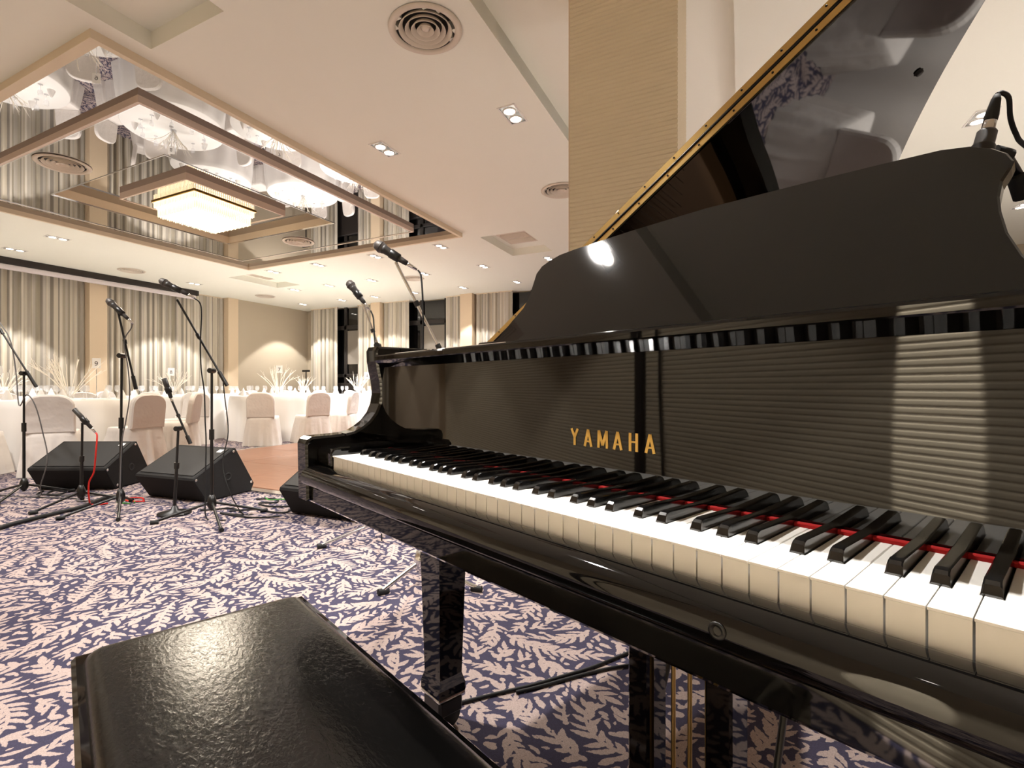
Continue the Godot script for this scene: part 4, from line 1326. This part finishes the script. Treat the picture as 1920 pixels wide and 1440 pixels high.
func build_stage() -> void:
	wedge("dark monitor wedge behind the short stand with red cable", Vector3(-4.954, 0, -2.398), Vector3(0.889, 0, -0.458), 0.69)
	wedge("dark monitor wedge with silver corner bolts beside the dance floor", Vector3(-3.786, 0, -2.438), Vector3(0.994, 0, -0.11), 0.66)
	wedge("dark monitor wedge half hidden by the piano keyboard end", Vector3(-2.89 + 0.62, 0, -2.527 - 0.02), Vector3(0.998, 0, -0.05), 0.66)
	# tall and short microphone stands
	mic_stand("tall boom stand in front of the white covered chair", Vector3(-5.332, 0, -1.979), [Vector3(-5.10, 0, -1.72), Vector3(-5.67, 0, -1.86), Vector3(-5.23, 0, -2.28)], Vector3(-5.332, 1.036, -1.979), Vector3(-5.240, 0.924, -2.026), Vector3(-5.688, 1.727, -1.795), false)
	microphone("vocal microphone on the tall stand before the covered chair", Vector3(-5.80, 1.85, -1.73), Vector3(-5.68, 1.73, -1.80))
	mic_stand("short straight stand with the red cable before the wedge", Vector3(-4.557, 0, -2.041), [Vector3(-4.551, 0, -1.732), Vector3(-4.45, 0, -2.30), Vector3(-4.80, 0, -2.16)], Vector3(-4.548, 0.645, -2.045), null, null, false)
	microphone("slim microphone on the short stand with red cable", Vector3(-4.605, 0.750, -2.016), Vector3(-4.487, 0.605, -2.077), false)
	mic_stand("tall boom stand rising steeply between the two wedges", Vector3(-4.120, 0, -2.097), [Vector3(-3.80, 0, -1.92), Vector3(-4.198, 0, -1.747), Vector3(-4.36, 0, -2.30)], Vector3(-4.110, 1.155, -2.10), Vector3(-4.017, 0.904, -2.150), Vector3(-4.144, 1.521, -2.084), false)
	microphone("vocal microphone on the steep boom between the wedges", Vector3(-4.208, 1.577, -2.051), Vector3(-4.070, 1.430, -2.122))
	mic_stand("short boom stand on a round base before the bolted wedge", Vector3(-3.66, 0, -2.22), [], Vector3(-3.64, 0.620, -2.235), Vector3(-3.56, 0.509, -2.275), Vector3(-3.70, 0.865, -2.206), false, 0.11)
	microphone("slim microphone on the short boom before the bolted wedge", Vector3(-3.735, 0.983, -2.19), Vector3(-3.69, 0.845, -2.212), false)
	mic_stand("tall boom stand leaning left before the bolted wedge", Vector3(-3.327, 0, -2.280), [Vector3(-2.94, 0, -2.08), Vector3(-3.506, 0, -1.98), Vector3(-3.12, 0, -2.56)], Vector3(-3.327, 1.037, -2.280), Vector3(-3.230, 0.931, -2.330), Vector3(-3.545, 1.538, -2.168), false)
	microphone("vocal microphone high on the left leaning boom", Vector3(-3.655, 1.677, -2.111), Vector3(-3.478, 1.576, -2.202))
	mic_stand("chrome boom stand behind the bass end of the piano", Vector3(-1.952, 0, -2.426), [Vector3(-2.136, 0, -2.122), Vector3(-1.62, 0, -2.42), Vector3(-2.10, 0, -2.75)], Vector3(-1.963, 1.173, -2.420), Vector3(-1.914, 1.037, -2.445), Vector3(-2.045, 1.43, -2.378), true)
	microphone("lower grey vocal microphone behind the piano end", Vector3(-2.124, 1.564, -2.337), Vector3(-2.035, 1.432, -2.383))
	mic_stand("chrome boom stand beside the left piano leg", Vector3(-1.335, 0, -1.956), [Vector3(-1.418, 0, -1.773), Vector3(-1.05, 0, -2.00), Vector3(-1.50, 0, -2.28)], Vector3(-1.252, 1.09, -1.998), Vector3(-1.231, 1.047, -2.009), Vector3(-1.437, 1.504, -1.903), true)
	microphone("upper grey vocal microphone above the piano end", Vector3(-1.526, 1.594, -1.858), Vector3(-1.391, 1.499, -1.927))
	var cs := thing("lighting_stand", "dark stand with a crossbar in the curtain corner", "stand", Vector3(-10.95, 0, -10.35))
	part(cs, "pole", tube_mesh([Vector3(0, 0.0, 0), Vector3(0, 1.36, 0)], 0.016, 8), M.stand)
	part(cs, "crossbar", box_mesh(Vector3(0, 1.38, 0), Vector3(0.26, 0.06, 0.06), 0.01), M.stand)
	for k in 3:
		var ca := TAU * k / 3.0
		part(cs, "leg", tube_mesh([Vector3(0, 0.30, 0), Vector3(cos(ca) * 0.26, 0.012, sin(ca) * 0.26)], 0.011, 6), M.stand)
	# instrument microphone over the strings
	var t := thing("instrument_microphone", "black instrument microphone hanging behind the music desk", "microphone", Vector3(0.252, 1.135, -0.850), 0.0, "stage microphones")
	var v := Vector3(0.280, 1.278, -0.841) - t.position
	var xf := along(v)
	var L := v.length()
	part(t, "body", lathe_mesh([Vector2(0, 0), Vector2(0.0105, 0), Vector2(0.0112, 0.02), Vector2(0.0098, L * 0.72), Vector2(0.0075, L * 0.74), Vector2(0.0065, L * 0.74), Vector2(0, L * 0.74)], 20, xf), M.mic)
	part(t, "silver_collar", lathe_mesh([Vector2(0.0062, L * 0.72), Vector2(0.0066, L * 0.73), Vector2(0.0066, L * 0.815), Vector2(0.006, L * 0.82)], 20, xf), M.chrome)
	part(t, "plug_boot", lathe_mesh([Vector2(0.0068, L * 0.81), Vector2(0.0070, L * 0.85), Vector2(0.0048, L * 0.98), Vector2(0.003, L * 1.02), Vector2(0, L * 1.02)], 20, xf), M.rubber)
	part(t, "clip", lathe_mesh([Vector2(0.0115, L * 0.34), Vector2(0.0135, L * 0.36), Vector2(0.0118, L * 0.60), Vector2(0.0102, L * 0.62)], 20, xf), M.stand)
	part(t, "clip_knob", tube_mesh([Vector3(0.032, 0.083, -0.012), Vector3(0.050, 0.078, -0.022)], 0.0085, 12), M.rubber)
	var bs := thing("piano_boom_stand", "black boom arm holding the microphone over the piano strings", "microphone stand", Vector3(1.05, 0, -1.75), 0.0, "microphone stands")
	var o := bs.position
	part(bs, "boom", tube_mesh([Vector3(0.300, 1.215, -0.875) - o, Vector3(0.355, 1.175, -0.955) - o, Vector3(1.05, 1.22, -1.75) - o], 0.006, 10), M.stand)
	part(bs, "swivel", tube_mesh([Vector3(0.318, 1.195, -0.900) - o, Vector3(0.330, 1.170, -0.915) - o], 0.0095, 12), M.rubber)
	part(bs, "pole", tube_mesh([Vector3(0, 0.02, 0), Vector3(0, 1.23, 0)], 0.011, 10), M.stand)
	part(bs, "base", lathe_mesh([Vector2(0, 0), Vector2(0.14, 0), Vector2(0.14, 0.012), Vector2(0.02, 0.035), Vector2(0, 0.035)], 28), M.stand)
	cable("black cable looping from the microphone behind the music desk", [Vector3(0.2805, 1.281, -0.841), Vector3(0.286, 1.283, -0.844), Vector3(0.293, 1.276, -0.847), Vector3(0.300, 1.258, -0.863), Vector3(0.311, 1.243, -0.880), Vector3(0.331, 1.238, -0.913), Vector3(0.40, 1.225, -1.00), Vector3(0.55, 1.205, -1.18)], 0.0028, M.rubber)
	# microphone leads
	cable("grey lead hanging from the stand before the covered chair", [Vector3(-5.68, 1.72, -1.80), Vector3(-5.510, 1.459, -1.887), Vector3(-5.431, 1.303, -1.928), Vector3(-5.391, 1.036, -1.949), Vector3(-5.342, 0.769, -1.951), Vector3(-5.249, 0.858, -1.966), Vector3(-5.186, 0.770, -1.998), Vector3(-5.131, 0.550, -2.026), Vector3(-5.06, 0.330, -2.03), Vector3(-5.10, 0.12, -2.00), Vector3(-5.20, 0.01, -2.02), Vector3(-5.6, 0.008, -1.9)], 0.0045, M.grey_cable)
	cable("red lead hanging from the short stand microphone", [Vector3(-4.455, 0.565, -2.093), Vector3(-4.430, 0.540, -2.09), Vector3(-4.400, 0.413, -2.067), Vector3(-4.411, 0.270, -2.059), Vector3(-4.444, 0.188, -2.042), Vector3(-4.46, 0.06, -2.05), Vector3(-4.48, 0.008, -2.08), Vector3(-4.42, 0.008, -2.16)], 0.006, M.red_cable)
	cable("dark lead hanging from the steep boom microphone", [Vector3(-4.045, 1.398, -2.136), Vector3(-4.049, 1.36, -2.133), Vector3(-4.084, 1.261, -2.104), Vector3(-4.048, 1.063, -2.111), Vector3(-4.038, 0.865, -2.117), Vector3(-4.063, 0.667, -2.104), Vector3(-4.070, 0.508, -2.080), Vector3(-4.06, 0.119, -2.060), Vector3(-4.02, 0.008, -2.02), Vector3(-3.95, 0.008, -2.15)], 0.0045, M.grey_cable)
	cable("black lead hanging from the left leaning boom microphone", [Vector3(-3.445, 1.552, -2.222), Vector3(-3.400, 1.515, -2.240), Vector3(-3.390, 1.433, -2.246), Vector3(-3.388, 1.243, -2.237), Vector3(-3.375, 1.055, -2.233), Vector3(-3.358, 0.886, -2.245), Vector3(-3.352, 0.680, -2.248), Vector3(-3.345, 0.530, -2.25), Vector3(-3.33, 0.19, -2.235), Vector3(-3.29, 0.008, -2.22), Vector3(-3.15, 0.008, -2.26)], 0.0045, M.rubber)
	cable("thin black lead drooping from the left leaning boom end", [Vector3(-3.257, 0.99, -2.316), Vector3(-3.247, 0.867, -2.321), Vector3(-3.223, 0.603, -2.333), Vector3(-3.237, 0.385, -2.30), Vector3(-3.171, 0.199, -2.304), Vector3(-3.14, 0.03, -2.38), Vector3(-3.12, 0.008, -2.45)], 0.004, M.rubber)
	cable("black lead curving from the lower microphone behind piano", [Vector3(-2.00, 1.385, -2.40), Vector3(-1.985, 1.345, -2.405), Vector3(-1.975, 1.289, -2.400), Vector3(-1.965, 1.198, -2.395), Vector3(-1.95, 1.004, -2.40), Vector3(-1.93, 0.4, -2.40), Vector3(-1.90, 0.008, -2.38)], 0.0045, M.rubber)
	cable("black lead curving from the upper microphone above piano", [Vector3(-1.345, 1.467, -1.95), Vector3(-1.333, 1.448, -1.955), Vector3(-1.322, 1.396, -1.950), Vector3(-1.314, 1.309, -1.945), Vector3(-1.312, 1.135, -1.945), Vector3(-1.315, 0.6, -1.94), Vector3(-1.29, 0.008, -1.92)], 0.0045, M.rubber)
	# floor runs
	cable("thick black multicore cable lying across the carpet", [Vector3(-3.95, 0.016, -1.18), Vector3(-4.237, 0.016, -1.451), Vector3(-4.331, 0.016, -1.651), Vector3(-4.385, 0.016, -1.830), Vector3(-4.44, 0.016, -2.00), Vector3(-4.60, 0.016, -2.2), Vector3(-4.66, 0.016, -2.30)], 0.014, M.rubber)
	cable("black cable snaking from stand to wedge beside dance floor", [Vector3(-3.584, 0.008, -2.40), Vector3(-3.55, 0.008, -2.36), Vector3(-3.406, 0.008, -2.50), Vector3(-3.172, 0.008, -2.410), Vector3(-3.361, 0.008, -2.37), Vector3(-3.057, 0.008, -2.386), Vector3(-2.90, 0.008, -2.50)], 0.006, M.rubber)
	cable("black cable running to the half hidden wedge", [Vector3(-3.355, 0.008, -2.438), Vector3(-3.222, 0.008, -2.561), Vector3(-3.058, 0.008, -2.56), Vector3(-2.95, 0.008, -2.60), Vector3(-3.02, 0.008, -2.739), Vector3(-2.98, 0.008, -2.85)], 0.006, M.rubber)
	cable("tangled grey cable in front of the wedge with red lead", [Vector3(-4.72, 0.006, -2.36), Vector3(-4.90, 0.006, -2.25), Vector3(-5.15, 0.006, -2.12), Vector3(-5.30, 0.006, -2.10), Vector3(-5.22, 0.006, -2.02), Vector3(-5.02, 0.006, -2.09), Vector3(-4.85, 0.006, -2.14), Vector3(-4.72, 0.006, -2.10), Vector3(-4.62, 0.006, -2.22)], 0.006, M.grey_cable)
	cable("black cable tangle at the foot of the wedge with red lead", [Vector3(-5.46, 0.006, -2.16), Vector3(-5.33, 0.006, -2.07), Vector3(-5.18, 0.006, -2.16), Vector3(-5.26, 0.010, -2.24), Vector3(-5.38, 0.010, -2.20), Vector3(-5.22, 0.012, -2.10), Vector3(-5.05, 0.006, -2.18), Vector3(-4.98, 0.006, -2.28), Vector3(-4.86, 0.006, -2.30)], 0.007, M.rubber)
	cable("black cable heap beside the dance floor edge", [Vector3(-3.52, 0.006, -2.80), Vector3(-3.40, 0.006, -2.88), Vector3(-3.28, 0.006, -2.80), Vector3(-3.36, 0.012, -2.70), Vector3(-3.22, 0.012, -2.66), Vector3(-3.08, 0.006, -2.76), Vector3(-3.18, 0.012, -2.86), Vector3(-3.06, 0.006, -2.94), Vector3(-2.96, 0.006, -2.96)], 0.007, M.rubber)
	cable("green cable end beside the dance floor edge", [Vector3(-3.46, 0.016, -2.84), Vector3(-3.36, 0.016, -2.80), Vector3(-3.27, 0.018, -2.86), Vector3(-3.16, 0.016, -2.80)], 0.005, M.green_cable)
	cable("red cable running along the dance floor edge", [Vector3(-3.25, 0.006, -2.94), Vector3(-3.05, 0.006, -2.97), Vector3(-2.97, 0.006, -2.99)], 0.007, M.red_cable)
	cable("orange cable coil between the two wedges", [Vector3(-4.30, 0.006, -2.36), Vector3(-4.40, 0.006, -2.40), Vector3(-4.48, 0.006, -2.36), Vector3(-4.42, 0.006, -2.29), Vector3(-4.32, 0.006, -2.30), Vector3(-4.25, 0.006, -2.34)], 0.006, M.red_cable)
	cable("green cable coil between the two wedges", [Vector3(-4.28, 0.006, -2.28), Vector3(-4.36, 0.006, -2.31), Vector3(-4.46, 0.006, -2.27), Vector3(-4.40, 0.006, -2.22), Vector3(-4.27, 0.006, -2.24)], 0.005, M.green_cable)
	cable("black cable crossing the carpet under the piano", [Vector3(-0.76, 0.006, -1.22), Vector3(-0.662, 0.006, -1.337), Vector3(-0.568, 0.006, -1.443), Vector3(-0.496, 0.006, -1.537), Vector3(-0.433, 0.006, -1.621), Vector3(-0.363, 0.006, -1.738), Vector3(-0.257, 0.006, -1.906), Vector3(0.0, 0.006, -2.1)], 0.005, M.rubber)
	cable("second black cable beside it under the piano", [Vector3(-0.60, 0.006, -1.385), Vector3(-0.546, 0.006, -1.445), Vector3(-0.439, 0.006, -1.577), Vector3(-0.349, 0.006, -1.671), Vector3(-0.20, 0.006, -1.78), Vector3(0.1, 0.006, -1.9)], 0.005, M.rubber)
